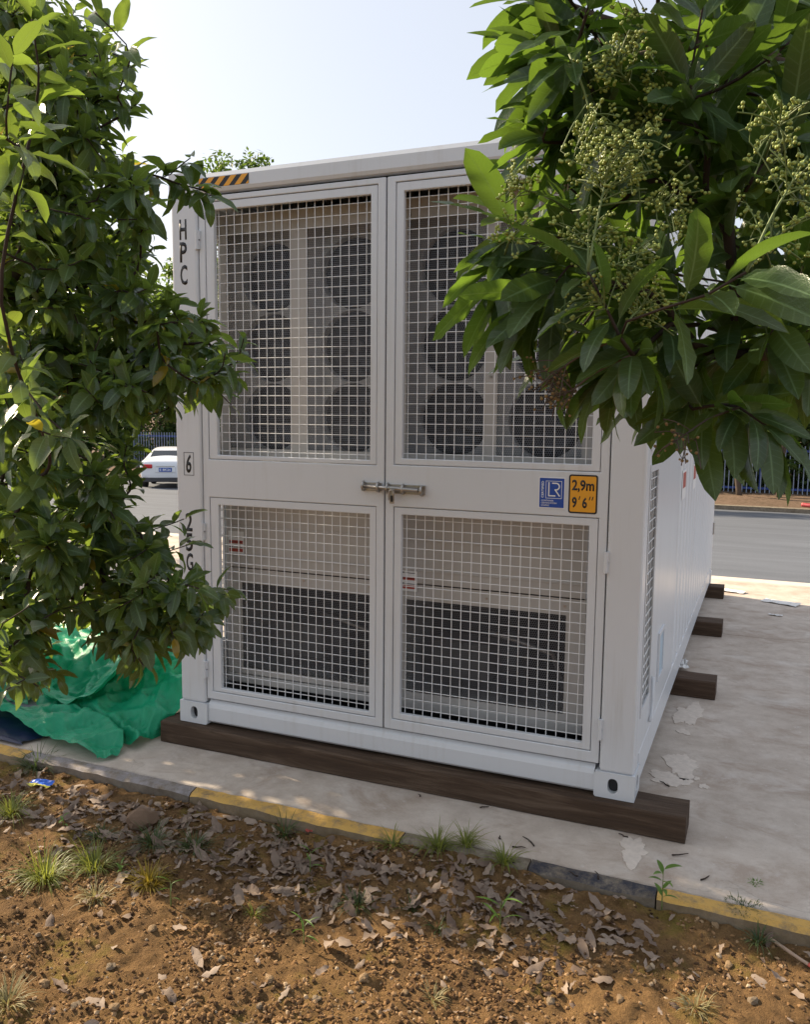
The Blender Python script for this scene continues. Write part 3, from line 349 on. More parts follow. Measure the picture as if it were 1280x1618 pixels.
RIGHT_TIPS = [(2.357, -1.768, 2.185), (2.773, -1.625, 2.355), (2.521, -2.108, 2.322), (2.534, -2.141, 2.538), (2.71, -2.017, 2.089), (2.696, -1.561, 2.458), (2.678, -1.457, 2.144), (2.799, -1.837, 2.179), (2.573, -1.571, 2.329), (2.85, -1.495, 2.532), (2.563, -1.928, 2.087), (2.934, -1.747, 2.246), (2.602, -1.47, 2.585), (2.6, -2.129, 2.447), (2.925, -1.378, 2.601), (2.825, -2.146, 2.361), (2.616, -1.896, 2.29), (2.795, -2.012, 2.399), (2.557, -1.935, 2.517), (2.743, -2.147, 2.328), (2.759, -1.455, 2.744), (2.759, -2.251, 2.324), (2.838, -1.509, 2.775), (2.723, -2.14, 2.003), (2.784, -1.713, 2.476), (2.937, -2.075, 2.077), (2.446, -1.66, 2.376), (2.833, -1.712, 2.341), (2.605, -2.065, 2.188), (2.92, -1.918, 2.294), (2.664, -2.033, 1.897), (2.506, -1.824, 2.443), (2.527, -1.929, 2.184), (2.636, -1.743, 2.322), (2.915, -1.445, 2.283), (2.874, -2.014, 2.366), (2.624, -1.436, 2.403), (2.93, -2.015, 1.981), (2.536, -2.085, 2.232), (2.528, -2.114, 2.419), (2.558, -2.05, 2.517), (2.953, -1.691, 1.9), (2.939, -1.517, 2.749), (2.859, -1.598, 2.664), (2.701, -2.203, 1.933), (2.771, -2.204, 2.492), (2.625, -1.936, 2.343), (2.612, -1.536, 2.445), (2.883, -1.685, 2.308), (2.832, -1.47, 2.111), (2.959, -2.076, 1.913), (2.821, -1.474, 2.71), (2.896, -2.156, 2.402), (2.836, -1.622, 2.405), (2.896, -1.776, 2.325), (2.653, -1.932, 1.993), (2.816, -2.134, 2.131), (2.616, -2.219, 2.042), (2.904, -1.661, 2.662), (2.896, -2.12, 1.966), (2.416, -1.714, 2.732), (2.692, -1.619, 1.98), (2.778, -1.818, 2.575), (2.689, -1.514, 2.412), (2.855, -1.802, 2.475), (2.591, -1.507, 2.668), (2.516, -2.051, 2.1), (2.865, -1.886, 2.314), (2.879, -1.371, 2.043), (2.852, -1.513, 1.939), (2.501, -2.224, 2.105), (2.932, -1.581, 2.604), (2.465, -2.107, 2.556), (2.904, -1.767, 2.438), (2.779, -1.978, 2.341), (2.813, -1.946, 2.487), (2.586, -2.19, 2.368), (2.579, -2.25, 2.149), (2.853, -2.201, 2.188), (2.697, -2.13, 2.215), (2.476, -1.534, 2.106), (2.559, -1.96, 2.438), (2.666, -2.155, 2.329), (2.925, -1.558, 2.19), (2.595, -1.616, 2.098), (2.797, -1.757, 1.938), (2.584, -2.322, 2.367), (2.525, -2.214, 2.299), (2.91, -1.532, 2.389), (2.611, -2.268, 2.491), (2.892, -1.776, 2.626), (2.962, -1.346, 2.266), (2.805, -1.75, 2.543), (2.845, -1.523, 2.599), (2.516, -1.547, 2.557), (2.957, -1.3, 2.504), (2.768, -1.887, 2.274), (2.783, -2.186, 2.255), (2.923, -2.007, 2.325), (2.818, -1.887, 1.843), (2.807, -2.009, 1.972), (2.641, -1.744, 1.975), (2.947, -1.933, 2.073), (2.767, -1.889, 2.378), (2.871, -1.74, 1.929), (2.867, -1.932, 1.865), (2.606, -1.818, 2.608), (2.806, -1.762, 2.659), (2.755, -1.92, 2.579), (2.617, -2.139, 2.277), (2.703, -2.233, 2.287), (2.595, -1.82, 2.098), (2.984, -1.383, 2.066), (2.894, -1.962, 1.961), (2.639, -1.741, 2.396), (2.839, -1.831, 2.602), (2.865, -1.349, 2.408), (2.742, -1.492, 2.546), (2.595, -1.504, 2.386), (2.908, -2.181, 2.262), (2.832, -2.094, 2.032), (2.419, -1.618, 2.319), (2.757, -1.763, 2.296), (2.877, -1.371, 2.292), (2.785, -1.734, 2.197), (2.937, -1.174, 3.177), (3.181, -1.829, 1.868), (3.173, -0.862, 3.12), (3.188, -1.971, 2.545), (3.383, -0.821, 3.39), (3.114, -1.086, 2.208), (3.175, -1.242, 2.431), (3.322, -0.9, 2.773), (3.058, -2.137, 2.226), (3.327, -1.601, 1.868), (3.379, -1.502, 2.643), (2.991, -1.444, 2.448), (3.29, -1.663, 2.438), (3.328, -1.66, 2.669), (3.014, -1.837, 2.838), (3.108, -1.212, 2.903), (3.607, -0.973, 3.08), (3.738, -0.737, 2.569), (3.046, -2.041, 2.042), (3.016, -2.105, 2.654), (3.52, -0.815, 3.015), (3.154, -1.1, 1.871), (3.393, -1.023, 1.935), (3.521, -1.389, 2.703), (3.154, -1.392, 2.576), (3.517, -1.216, 2.736), (3.335, -1.298, 2.359), (3.434, -1.635, 2.373), (3.242, -1.754, 2.165), (3.082, -1.359, 3.06), (3.323, -1.084, 2.102), (3.505, -1.409, 2.282), (3.267, -2.022, 1.989), (3.208, -0.966, 2.356), (3.429, -1.167, 3.139), (3.403, -1.075, 2.363), (3.015, -1.227, 2.632), (3.591, -1.032, 2.774), (3.445, -0.946, 3.257), (3.408, -1.534, 2.831), (3.027, -1.983, 2.437), (2.987, -0.936, 3.117), (3.563, -1.088, 2.952), (3.458, -0.896, 2.702), (3.544, -1.414, 2.089), (2.327, -1.601, 2.901), (2.855, -1.502, 2.817), (2.683, -2.12, 2.605), (2.831, -1.721, 2.918), (2.799, -1.248, 3.149), (2.513, -1.584, 2.941), (2.577, -1.371, 3.254), (2.373, -1.525, 3.009), (2.593, -1.694, 3.068), (2.468, -2.116, 2.817), (2.6, -2.081, 2.763), (2.513, -1.845, 2.87), (2.497, -2.294, 2.723), (2.563, -1.385, 3.036), (2.76, -1.912, 2.71), (2.758, -2.099, 2.75), (2.454, -1.636, 2.822), (2.453, -1.578, 3.163), (2.909, -2.036, 2.629), (2.716, -1.415, 3.188), (2.502, -2.135, 2.438), (2.499, -2.191, 2.439), (2.523, -2.139, 2.344), (2.518, -2.204, 2.278), (2.461, -2.188, 2.16), (2.469, -2.249, 2.09), (2.472, -2.255, 2.031), (2.536, -2.287, 1.998), (2.565, -2.172, 1.945), (2.63, -2.151, 1.89), (2.699, -2.338, 1.91), (2.64, -2.403, 2.026), (2.766, -2.1, 1.836), (2.712, -1.899, 1.876), (2.832, -2.181, 1.836), (2.902, -2.212, 1.796), (2.859, -2.477, 2.003), (2.802, -2.073, 1.925)]
RIGHT_TRUNKS = [[(3.76, -1.39, -0.1), (3.74, -1.42, 0.6), (3.68, -1.46, 1.2), (3.6, -1.5, 1.9), (3.5, -1.5, 2.6), (3.4, -1.5, 3.1)], [(3.7, -1.44, 1.0), (3.22, -1.675, 1.944), (3.009, -1.861, 2.041), (2.845, -1.984, 2.055), (2.702, -2.098, 2.068)], [(3.64, -1.48, 1.6), (3.173, -1.637, 2.396), (2.933, -1.784, 2.474), (2.786, -1.896, 2.512), (2.623, -1.968, 2.487)], [(3.7, -1.44, 1.1), (3.185, -1.812, 1.842), (2.977, -1.999, 1.927), (2.854, -2.051, 1.926)]]
PANICLES = [(2.621, -2.324, 2.274, 0.09, 2.2, 0), (2.659, -2.278, 2.34, 0.09, 2.2, 0), (2.685, -2.326, 2.221, 0.095, 2.3, 0), (2.653, -2.371, 2.149, 0.09, 2.2, 0), (2.632, -2.367, 2.073, 0.085, 2.0, 0), (2.682, -2.35, 2.041, 0.085, 2.0, 0), (2.722, -2.299, 2.141, 0.085, 1.9, 0), (2.727, -2.241, 2.316, 0.085, 2.0, 0), (2.678, -2.192, 2.436, 0.085, 1.8, 0), (2.52, -2.326, 2.171, 0.06, 1.4, 0), (2.506, -2.341, 2.096, 0.055, 1.3, 0), (2.886, -2.384, 2.207, 0.08, 1.6, 0), (2.903, -2.445, 2.109, 0.085, 1.6, 0), (2.883, -2.406, 2.046, 0.08, 1.6, 0), (2.704, -2.327, 1.977, 0.08, 1.8, 0), (2.587, -2.334, 1.887, 0.085, 1.8, 1), (2.602, -2.331, 1.853, 0.06, 1.4, 1), (2.777, -2.265, 1.789, 0.075, 1.1, 1), (2.658, -2.39, 1.981, 0.07, 1.6, 0)]
TARP_ROWS = [[[(-1.419, -0.22, 0.122), (-1.059, -0.27, 0.084), (-0.767, -0.32, 0.044), (-0.498, -0.37, 0.02), (-0.276, -0.41, 0.034), (-0.222, -0.42, -0.007)], [(-1.536, -0.12, 0.174), (-1.156, -0.14, 0.054), (-0.794, -0.18, 0.061), (-0.502, -0.24, 0.065), (-0.288, -0.28, 0.05), (-0.155, -0.33, 0.021)], [(-1.682, -0.0, 0.172), (-1.268, 0.0, 0.007), (-0.984, -0.02, 0.032), (-0.723, -0.05, 0.066), (-0.479, -0.1, 0.083), (-0.23, -0.2, 0.045)], [(-1.785, 0.08, 0.081), (-1.336, 0.06, -0.035), (-1.059, 0.05, -0.018), (-0.803, 0.03, 0.012), (-0.555, -0.02, 0.025), (-0.262, -0.14, 0.003)]], [[(-1.121, 0.06, -0.027), (-0.803, 0.03, 0.02), (-0.536, -0.04, 0.042), (-0.18, -0.2, 0.007), (-0.166, -0.1, 0.001), (-0.159, 0.03, -0.016)], [(-1.161, 0.1, 0.011), (-0.905, 0.1, 0.048), (-0.564, 0.05, 0.099), (-0.328, 0.0, 0.076), (-0.196, 0.02, 0.104), (-0.088, 0.1, 0.116)], [(-1.238, 0.25, 0.001), (-0.945, 0.25, 0.027), (-0.72, 0.25, 0.115), (-0.501, 0.25, 0.154), (-0.312, 0.25, 0.203), (-0.146, 0.25, 0.241)], [(-1.439, 0.45, 0.076), (-1.084, 0.45, 0.123), (-0.846, 0.45, 0.195), (-0.617, 0.45, 0.274), (-0.46, 0.45, 0.285), (-0.256, 0.45, 0.247)], [(-1.831, 0.75, 0.182), (-1.363, 0.75, 0.213), (-1.083, 0.75, 0.259), (-0.814, 0.75, 0.32), (-0.659, 0.75, 0.295), (-0.448, 0.75, 0.214)], [(-2.328, 1.1, 0.164), (-1.693, 1.1, 0.208), (-1.393, 1.1, 0.241), (-1.103, 1.1, 0.296), (-0.937, 1.1, 0.268), (-0.666, 1.1, 0.23)]], [[(-1.15, 0.02, 0.538), (-1.085, 0.0, 0.414), (-1.042, -0.02, 0.262), (-0.968, -0.04, 0.138), (-0.827, -0.05, 0.1), (-0.672, -0.03, 0.143), (-0.541, 0.0, 0.243), (-0.415, 0.05, 0.361), (-0.309, 0.1, 0.458)], [(-1.274, 0.15, 0.519), (-1.23, 0.15, 0.383), (-1.207, 0.15, 0.216), (-1.152, 0.15, 0.077), (-1.015, 0.15, 0.032), (-0.832, 0.15, 0.087), (-0.665, 0.15, 0.204), (-0.489, 0.15, 0.347), (-0.337, 0.15, 0.464)], [(-1.47, 0.38, 0.514), (-1.423, 0.38, 0.371), (-1.4, 0.38, 0.195), (-1.342, 0.38, 0.049), (-1.198, 0.38, 0.001), (-1.005, 0.38, 0.057), (-0.83, 0.38, 0.18), (-0.645, 0.38, 0.329), (-0.485, 0.38, 0.452)], [(-1.708, 0.65, 0.522), (-1.658, 0.65, 0.37), (-1.633, 0.65, 0.184), (-1.571, 0.65, 0.029), (-1.419, 0.65, -0.023), (-1.215, 0.65, 0.035), (-1.031, 0.65, 0.164), (-0.835, 0.65, 0.321), (-0.666, 0.65, 0.45)]], [[(-2.052, 0.05, -0.13), (-1.693, 0.04, -0.09), (-1.377, 0.03, -0.027), (-1.166, 0.03, -0.003)], [(-2.237, 0.2, -0.037), (-1.879, 0.2, -0.023), (-1.545, 0.2, 0.057), (-1.305, 0.2, 0.065)], [(-2.614, 0.5, 0.059), (-2.232, 0.5, 0.06), (-1.862, 0.5, 0.15), (-1.561, 0.5, 0.143)], [(-2.997, 0.8, 0.086), (-2.587, 0.8, 0.107), (-2.193, 0.8, 0.185), (-1.859, 0.8, 0.176)], [(-3.52, 1.2, -0.041), (-3.073, 1.2, -0.008), (-2.645, 1.2, 0.071), (-2.28, 1.2, 0.091)]]]
CAR_LOC = (-14.899, 18.434, -0.71)
CAR_ANG = 0.58
FAR_TREES = [(-40, 29.68891843526951, -0.75, 9.5, 2.407265192837936, -0.0731967518075004, 100, 'dense green tree in the row behind the paling fence', 7500, 0.32, 'trees behind the paling fence', 0.02), (-35.5, 30.45612431861482, -0.75, 9, 2.5237280526144685, -0.06635576041992464, 101, 'dense green tree in the row behind the paling fence', 7500, 0.32, 'trees behind the paling fence', 0.02), (-31.5, 29.63637905671788, -0.75, 8.6, 2.5473615233046543, -0.035970306107013905, 102, 'dense green tree in the row behind the paling fence', 7500, 0.32, 'trees behind the paling fence', 0.02), (-28, 30.161631651383367, -0.75, 8.2, 2.445085664138476, -0.17262075512934283, 103, 'dense green tree in the row behind the paling fence', 7500, 0.32, 'trees behind the paling fence', 0.02), (-24.8, 28.86402887189853, -0.75, 8.8, 2.472685656765074, -0.254546790461961, 104, 'dense green tree in the row behind the paling fence', 7500, 0.32, 'trees behind the paling fence', 0.02), (-21.5, 29.030210609485007, -0.75, 9.2, 2.304139185262269, -0.11471718262457875, 105, 'dense green tree in the row behind the paling fence', 7500, 0.32, 'trees behind the paling fence', 0.02), (-18, 30.601798299494487, -0.75, 9, 2.50694637363895, -0.1785204394663257, 106, 'dense green tree in the row behind the paling fence', 7500, 0.32, 'trees behind the paling fence', 0.02), (-13.5, 29.642606156489265, -0.75, 8, 2.4750505645030296, -0.3583219079185247, 107, 'dense green tree in the row behind the paling fence', 7500, 0.32, 'trees behind the paling fence', 0.02), (-9, 30.37859279378679, -0.75, 7, 2.5044723896244827, 0.39269525445873166, 108, 'dense green tree in the row behind the paling fence', 7500, 0.32, 'trees behind the paling fence', 0.02), (-4.6, 29.993044599242918, -0.75, 6.6, 2.346358205653284, 0.38607746657619024, 109, 'dense green tree in the row behind the paling fence', 7500, 0.32, 'trees behind the paling fence', 0.02), (-1.2, 28.844727428880866, -0.75, 6.4, 2.2995419454979995, -0.2844016403689664, 110, 'dense green tree in the row behind the paling fence', 7500, 0.32, 'trees behind the paling fence', 0.02), (1.2, 28.94210345283524, -0.75, 6.2, 2.280247416274295, 0.3205797301696185, 111, 'dense green tree in the row behind the paling fence', 7500, 0.32, 'trees behind the paling fence', 0.02), (3.6, 28.91555835881293, -0.75, 6.0, 2.4925472985546158, -0.28482762739307577, 112, 'dense green tree in the row behind the paling fence', 7500, 0.32, 'trees behind the paling fence', 0.02), (6.0, 29.285705123138477, -0.75, 6.6, 2.2545149773969677, -0.10510814018266651, 113, 'dense green tree in the row behind the paling fence', 7500, 0.32, 'trees behind the paling fence', 0.02), (8.6, 29.220561675636493, -0.75, 7.2, 2.6356756874061493, 0.392252872221997, 114, 'dense green tree in the row behind the paling fence', 7500, 0.32, 'trees behind the paling fence', 0.02), (11.6, 29.019446131680326, -0.75, 7.5, 2.4794571065632263, 0.0938761372931129, 115, 'dense green tree in the row behind the paling fence', 7500, 0.32, 'trees behind the paling fence', 0.02), (2.2, 24.6, -0.72, 6.2, 1.9, -1.1, 140, 'leaning slim tree on the earth verge in front of the fence', 4200, 0.24, None, 0.45), (3.3, 24.8, -0.72, 6.0, 1.8, 0.2, 141, 'thicker upright tree on the verge right of the leaning trunk', 4200, 0.24, None, 0.42), (-15.7, 24.2, -0.72, 11.6, 1.7, 0.2, 145, 'tall tree whose top shows above the hazard stripe on the container', 6500, 0.26, None, 0.35), (-13.0, 24.6, -0.72, 11.1, 1.0, 0.2, 142, 'slim tree showing just its tip above the container roof', 2600, 0.26, None, 0.35), (-9.2, 4.9, -0.02, 4.6, 1.5, 0.2, 143, 'bright sunlit tree on the pad edge behind the tarpaulin', 8000, 0.15, None, 0.2), (-2.9, -0.75, -0.06, 4.5, 0.95, 0.2, 144, 'neighbouring tree of the planting bed standing behind the glossy tree', 14000, 0.12, None, 0.22, 2.3), (-35, 28.290753105081443, -0.75, 2.652236248397611, 1.7622062690921223, 0, 170, 'low dense shrub growing close behind the paling fence', 3600, 0.24, 'shrubs behind the paling fence', 0.05), (-31.5, 27.8825757144359, -0.75, 3.0016201955987865, 1.7803448959542139, 0, 171, 'low dense shrub growing close behind the paling fence', 3600, 0.24, 'shrubs behind the paling fence', 0.05), (-28.5, 28.08626203495198, -0.75, 2.909028405263599, 1.8256560977547736, 0, 172, 'low dense shrub growing close behind the paling fence', 3600, 0.24, 'shrubs behind the paling fence', 0.05), (-25.5, 28.006397803982065, -0.75, 2.785009519144996, 1.5776911800594795, 0, 173, 'low dense shrub growing close behind the paling fence', 3600, 0.24, 'shrubs behind the paling fence', 0.05), (-22.8, 27.73928626143306, -0.75, 3.249540520561663, 1.8451140092485228, 0, 174, 'low dense shrub growing close behind the paling fence', 3600, 0.24, 'shrubs behind the paling fence', 0.05), (-20.2, 27.713437149277066, -0.75, 3.072829124840356, 1.5298942405953175, 0, 175, 'low dense shrub growing close behind the paling fence', 3600, 0.24, 'shrubs behind the paling fence', 0.05), (-17.6, 27.64372552234614, -0.75, 3.14456087244613, 1.7225574488042914, 0, 176, 'low dense shrub growing close behind the paling fence', 3600, 0.24, 'shrubs behind the paling fence', 0.05), (-15, 27.900661801690056, -0.75, 2.9481207246166945, 1.681622644240448, 0, 177, 'low dense shrub growing close behind the paling fence', 3600, 0.24, 'shrubs behind the paling fence', 0.05), (-0.6, 27.863946915205567, -0.75, 2.8277519266070117, 1.8739171068367195, 0, 178, 'low dense shrub growing close behind the paling fence', 3600, 0.24, 'shrubs behind the paling fence', 0.05), (1.6, 27.648991123917106, -0.75, 3.072152508310296, 1.570775897946363, 0, 179, 'low dense shrub growing close behind the paling fence', 3600, 0.24, 'shrubs behind the paling fence', 0.05), (3.8, 27.854980146598237, -0.75, 2.634180120586597, 1.5574028734409118, 0, 180, 'low dense shrub growing close behind the paling fence', 3600, 0.24, 'shrubs behind the paling fence', 0.05), (6.0, 28.02758371592691, -0.75, 2.6255125461101563, 1.6662909621288884, 0, 181, 'low dense shrub growing close behind the paling fence', 3600, 0.24, 'shrubs behind the paling fence', 0.05), (8.4, 28.028307197697732, -0.75, 3.0568362456496594, 1.540982183740389, 0, 182, 'low dense shrub growing close behind the paling fence', 3600, 0.24, 'shrubs behind the paling fence', 0.05)]
STONES = [(0.59, -1.58, 0.013), (0.811, -1.521, 0.012), (0.937, -1.597, 0.018), (1.48, -1.462, 0.018), (1.271, -1.432, 0.015), (1.097, -1.76, 0.017), (1.516, -1.576, 0.013), (0.937, -1.386, 0.02), (1.659, -1.465, 0.017), (1.759, -1.322, 0.019), (2.136, -0.936, 0.01), (2.871, -0.725, 0.016), (2.62, -0.872, 0.016), (2.448, -0.675, 0.016), (2.314, -0.817, 0.019), (2.116, -1.296, 0.011), (2.741, -0.707, 0.009), (2.816, -0.546, 0.015), (2.977, -0.524, 0.011), (0.793, -1.748, 0.02), (0.977, -1.798, 0.019), (1.306, -1.653, 0.014), (2.35, -1.161, 0.018), (2.556, -1.07, 0.015), (2.951, -0.896, 0.019), (1.908, -1.323, 0.015), (0.767, -1.289, 0.01), (1.292, -1.269, 0.02)]
ROCKPOS = (0.365, -0.772)
WRAPPOS = (-0.335, -0.672)
REDPOS = (1.101, -0.527)
STICKPOS = (3.093, -0.627)
TUFTS = [(0.283, -1.254, 0.11, 0.13, 90, 'y', 'large yellow green grass tuft, leftmost of the sunlit pair', 'grass', None, 0.0046, 'grass_tuft'), (0.421, -1.119, 0.1, 0.13, 80, 'y', 'bushy sunlit grass tuft right of the large leftmost tuft', 'grass', None, 0.0046, 'grass_tuft'), (-0.238, -0.945, 0.1, 0.1, 60, 'y', 'yellow green grass tuft at the left edge below the wrapper', 'grass', None, 0.0046, 'grass_tuft'), (0.29, -0.939, 0.07, 0.08, 36, 'd', 'dark grass tuft between the sunlit tufts and the rock', 'grass', None, 0.0046, 'grass_tuft'), (0.557, -0.914, 0.09, 0.08, 40, 'd', 'dark grass tuft beside the brown rock', 'grass', None, 0.0046, 'grass_tuft'), (0.737, -0.868, 0.085, 0.09, 40, 'd', 'dark grass tuft right of the brown rock', 'grass', None, 0.0046, 'grass_tuft'), (0.587, -1.296, 0.07, 0.1, 40, 'p', 'pale straw coloured grass tuft below the sunlit tufts', 'grass', None, 0.0046, 'grass_tuft'), (0.718, -1.141, 0.07, 0.1, 110, 'g', 'golden yellow weed clump with tiny leaves', 'weed', None, 0.006, 'grass_tuft'), (1.203, -1.132, 0.05, 0.05, 16, 'y', 'thin grass sprig left of the narrow seedling', 'grass', None, 0.0046, 'grass_tuft'), (1.015, -0.591, 0.085, 0.05, 20, 'd', 'dark grass tuft against the yellow kerb', 'grass', None, 0.0046, 'grass_tuft'), (1.517, -0.543, 0.08, 0.06, 24, 'y', 'yellow grass tuft at the end of the yellow kerb', 'grass', None, 0.0046, 'grass_tuft'), (1.551, -0.946, 0.06, 0.09, 36, 'd', 'flat dark weed in the middle of the leaf litter', 'grass', None, 0.0046, 'grass_tuft'), (1.748, -0.872, 0.06, 0.06, 26, 'd', 'small dark green weed right of the litter centre', 'grass', None, 0.0046, 'grass_tuft'), (1.709, -0.513, 0.085, 0.1, 50, 'y', 'grass tuft on the kerb line, left of a close pair', 'grass', None, 0.0046, 'grass_tuft'), (1.82, -0.452, 0.09, 0.06, 34, 'y', 'tall narrow grass tuft on the kerb line, right of a close pair', 'grass', None, 0.0046, 'grass_tuft'), (2.006, -0.518, 0.085, 0.07, 34, 'y', 'grass tuft on the bare kerb before the blue black stretch', 'grass', None, 0.0046, 'grass_tuft'), (0.769, -1.875, 0.07, 0.09, 40, 'p', 'pale dry grass tuft in the bottom left corner', 'grass', None, 0.0046, 'grass_tuft'), (2.963, -0.593, 0.06, 0.05, 22, 'd', 'small green tuft below the yellow kerb at the right', 'grass', None, 0.0046, 'grass_tuft'), (1.997, -1.296, 0.05, 0.06, 24, 'p', 'dry straw tuft at the bottom centre', 'grass', None, 0.0046, 'grass_tuft'), (2.781, -1.014, 0.05, 0.1, 22, 'p', 'sprawling dry straw at the bottom right', 'grass', None, 0.0046, 'grass_tuft'), (1.88, -0.96, 0.06, 0.03, 10, 'd', 'single dark sprig on bare soil right of the litter', 'grass', None, 0.0046, 'grass_tuft'), (-0.531, -0.508, 0.11, 0.14, 90, 'd', 'dark green grass clump against the kerb beside the tarpaulin', 'grass', None, 0.0046, 'grass_tuft'), (2.907, -0.45, 0.02, 0.16, 60, 'd', 'flat green weed growing on the concrete behind the yellow kerb', 'weed', 0.003, 0.003, 'grass_tuft'), (2.948, -0.257, 0.015, 0.06, 20, 's', 'tiny bright green sprig on the concrete at the right', 'weed', 0.002, 0.003, 'grass_tuft')]
SEEDLINGS = [(2.626, -0.552, 0.155, 9, 0.062, 0.42, 'bright green leafy seedling sprouting from the kerb joint', -0.02), (1.476, -1.227, 0.09, 6, 0.07, 0.16, 'narrow leaved green seedling in front of the leaf litter'), (0.906, -1.241, 0.1, 5, 0.06, 0.16, 'upright narrow seedling beside the golden weed'), (1.258, -0.793, 0.09, 5, 0.06, 0.18, 'upright green seedling below the red scrap'), (2.094, -0.874, 0.1, 6, 0.11, 0.13, 'long bladed seedling right of the leaf litter'), (0.042, -0.91, 0.05, 4, 0.04, 0.4, 'tiny yellow green seedling left of the rock'), (0.584, -1.145, 0.05, 7, 0.035, 0.4, 'small bushy seedling beside the golden weed')]
TWIGS = [(1.778, -0.084, 0.05, 0.82), (2.024, -0.372, 0.06, 0.35), (2.047, -0.304, 0.09, 2.42), (2.371, -0.46, 0.05, 2.02), (2.277, -0.491, 0.05, 2.68), (2.655, -0.158, 0.07, 0.69), (2.412, -0.092, 0.04, 2.86), (1.461, -0.098, 0.02, 2.57), (1.928, -0.327, 0.03, 1.99), (2.035, -0.505, 0.03, 0.05), (2.517, 0.522, 0.07, 2.37), (2.763, -0.3, 0.05, 1.15)]

# ================================================================== SETTING
def fbm(x, y, s, o=5, seed=0.0):
    return noise.fractal(Vector((x*s+seed, y*s-seed, seed*.7)), 1.0, 2.0, o)
def soil_h(x, y):
    t = max(0, min(1, (-.53-y)/.5))
    near = -.044
    g = math.exp(-((x-1.85)/.45)**2)                     # soil heaped up to the kerb top there
    edge = near + .040*g + .0*math.exp(-((x-3.0)/.5)**2)
    base = edge*(1-t) + (-.065)*t
    return base + .022*fbm(x, y, 1.5, 3) + .015*fbm(x, y, 6, 4, 3.1) + .013*fbm(x, y, 21, 4, 9.2) + .008*abs(noise.noise(Vector((x*55, y*55, 1))))
# far ground sheet out to the horizon
g = MB(); g.add([(-900,-900,-1.3),(900,-900,-1.3),(900,900,-1.3),(-900,900,-1.3)], [(0,1,2,3)])
tag(g.build('ground', VERGE), kind='structure')
# soil bed
def grid(name, xs, ys, hf, mat):
    nx, ny = len(xs), len(ys)
    v = [(x, y, hf(x, y)) for y in ys for x in xs]
    f = [(j*nx+i, j*nx+i+1, (j+1)*nx+i+1, (j+1)*nx+i) for j in range(ny-1) for i in range(nx-1)]
    mb = MB(); mb.add(v, f); return mb.build(name, mat, smooth=True)
def frange(a, b, d): n = int(round((b-a)/d)); return [a+(b-a)*i/n for i in range(n+1)]
xs = [-40, -20, -12, -9, -7, -5, -4, -3.2] + frange(-2.6, -1.0, .08) + frange(-.98, 3.9, .0135) + frange(3.96, 5, .08) + [5.6, 6.5, 8, 10, 16, 40]
ys = [-40, -20, -9, -7, -5.5, -4.5, -3.8, -3.3, -3.0] + frange(-2.8, -2.2, .06) + frange(-2.18, -.529, .0135)
tag(grid('soil_bed', xs, ys, soil_h, SOIL), kind='structure')
# concrete pad of slabs with recessed joints, one slab is one piece
pad = MB().box(-18, 16, -.44, 6.28, -1.4, -.03).build('concrete_pad', CONC); tag(pad, kind='structure')
J = .006
for (x0, x1) in ((-18, -9), (-9, -4.2), (-4.2, 4.6), (4.6, 16)):
    for (y0, y1) in ((-.44, 3.76), (3.76, 6.28)):
        boxpart('slab', CONC, pad, x0+J, x1-J, y0+(J if y0 > 0 else .004), y1-J, -.028, 0, bevel=.006, seg=1)
def blob(cx, cy, rx, ry, seed, n=64, rough=.40):
    rr = random.Random(seed); ph = [rr.uniform(0, 6.28) for _ in range(4)]
    return [(cx+rx*cos(a)*(1+rough*(.5*sin(2*a+ph[0])+.35*sin(3*a+ph[1])+.3*sin(5*a+ph[2])+.25*rr.uniform(-1,1)+.2*sin(9*a+ph[3]))),
             cy+ry*sin(a)*(1+rough*(.5*sin(2*a+ph[0])+.35*sin(3*a+ph[1])+.3*sin(5*a+ph[2])+.25*rr.uniform(-1,1)+.2*sin(9*a+ph[3])))) for a in [2*pi*i/n for i in range(n)]]
for i, (cx, cy, rx, ry) in enumerate([(2.575,.80,.075,.16),(2.53,.60,.085,.085),(2.47,-.20,.055,.11),(2.545,1.62,.075,.20),(2.54,1.30,.035,.045),(2.70,.58,.02,.03),(2.66,.66,.016,.02)]):
    MB().prism(blob(cx, cy, rx, ry, 40+i), 0.0005, .003).build('patch', PATCH, pad)
# kerb stones along the edge of the pad
kerb = MB().box(-18, 16, -.525, -.447, -1.4, -.11).build('kerb', KBAR); tag(kerb, kind='structure')
kx = [(-18, -4.6, KBLK), (-4.6, -2.5, KYEL), (-2.5, -1.72, KBLK), (-1.72, -.62, KYEL), (-.62, .44, KBLK), (.44, 1.54, KYEL), (1.54, 2.10, KBAR), (2.10, 2.60, KBLU), (2.60, 3.75, KYEL), (3.75, 4.85, KBLK), (4.85, 16, KYEL)]
for a, b, mt in kx:
    mb = MB(); n = max(2, int((b-a)/.05)); rr = random.Random(int(a*100)+5)
    prof0 = [(-.448, -.105), (-.448, .003), (-.458, .006), (-.506, .004), (-.522, -.008), (-.526, -.105)]
    vs = []; 
    for i in range(n+1):
        x = a+.003+(b-a-.006)*i/n
        for (py, pz) in prof0:
            jit = .0035*fbm(x, py*9+pz*7, 14, 3, 2.2) if pz > -.1 else 0
            chip = -.022*max(0, noise.noise(Vector((x*9, 3.3, py*2)))-.15) if pz > -.02 and py < -.48 else 0
            vs.append((x, py+jit+abs(chip)*.8, pz+jit+chip))
    k = len(prof0); fs = [(i*k+j, (i+1)*k+j, (i+1)*k+j+1, i*k+j+1) for i in range(n) for j in range(k-1)]
    fs += [tuple(range(k)), tuple(n*k+j for j in range(k))[::-1]]
    mb.add(vs, fs); mb.build('kerb_stone', mt, kerb, fix=True)
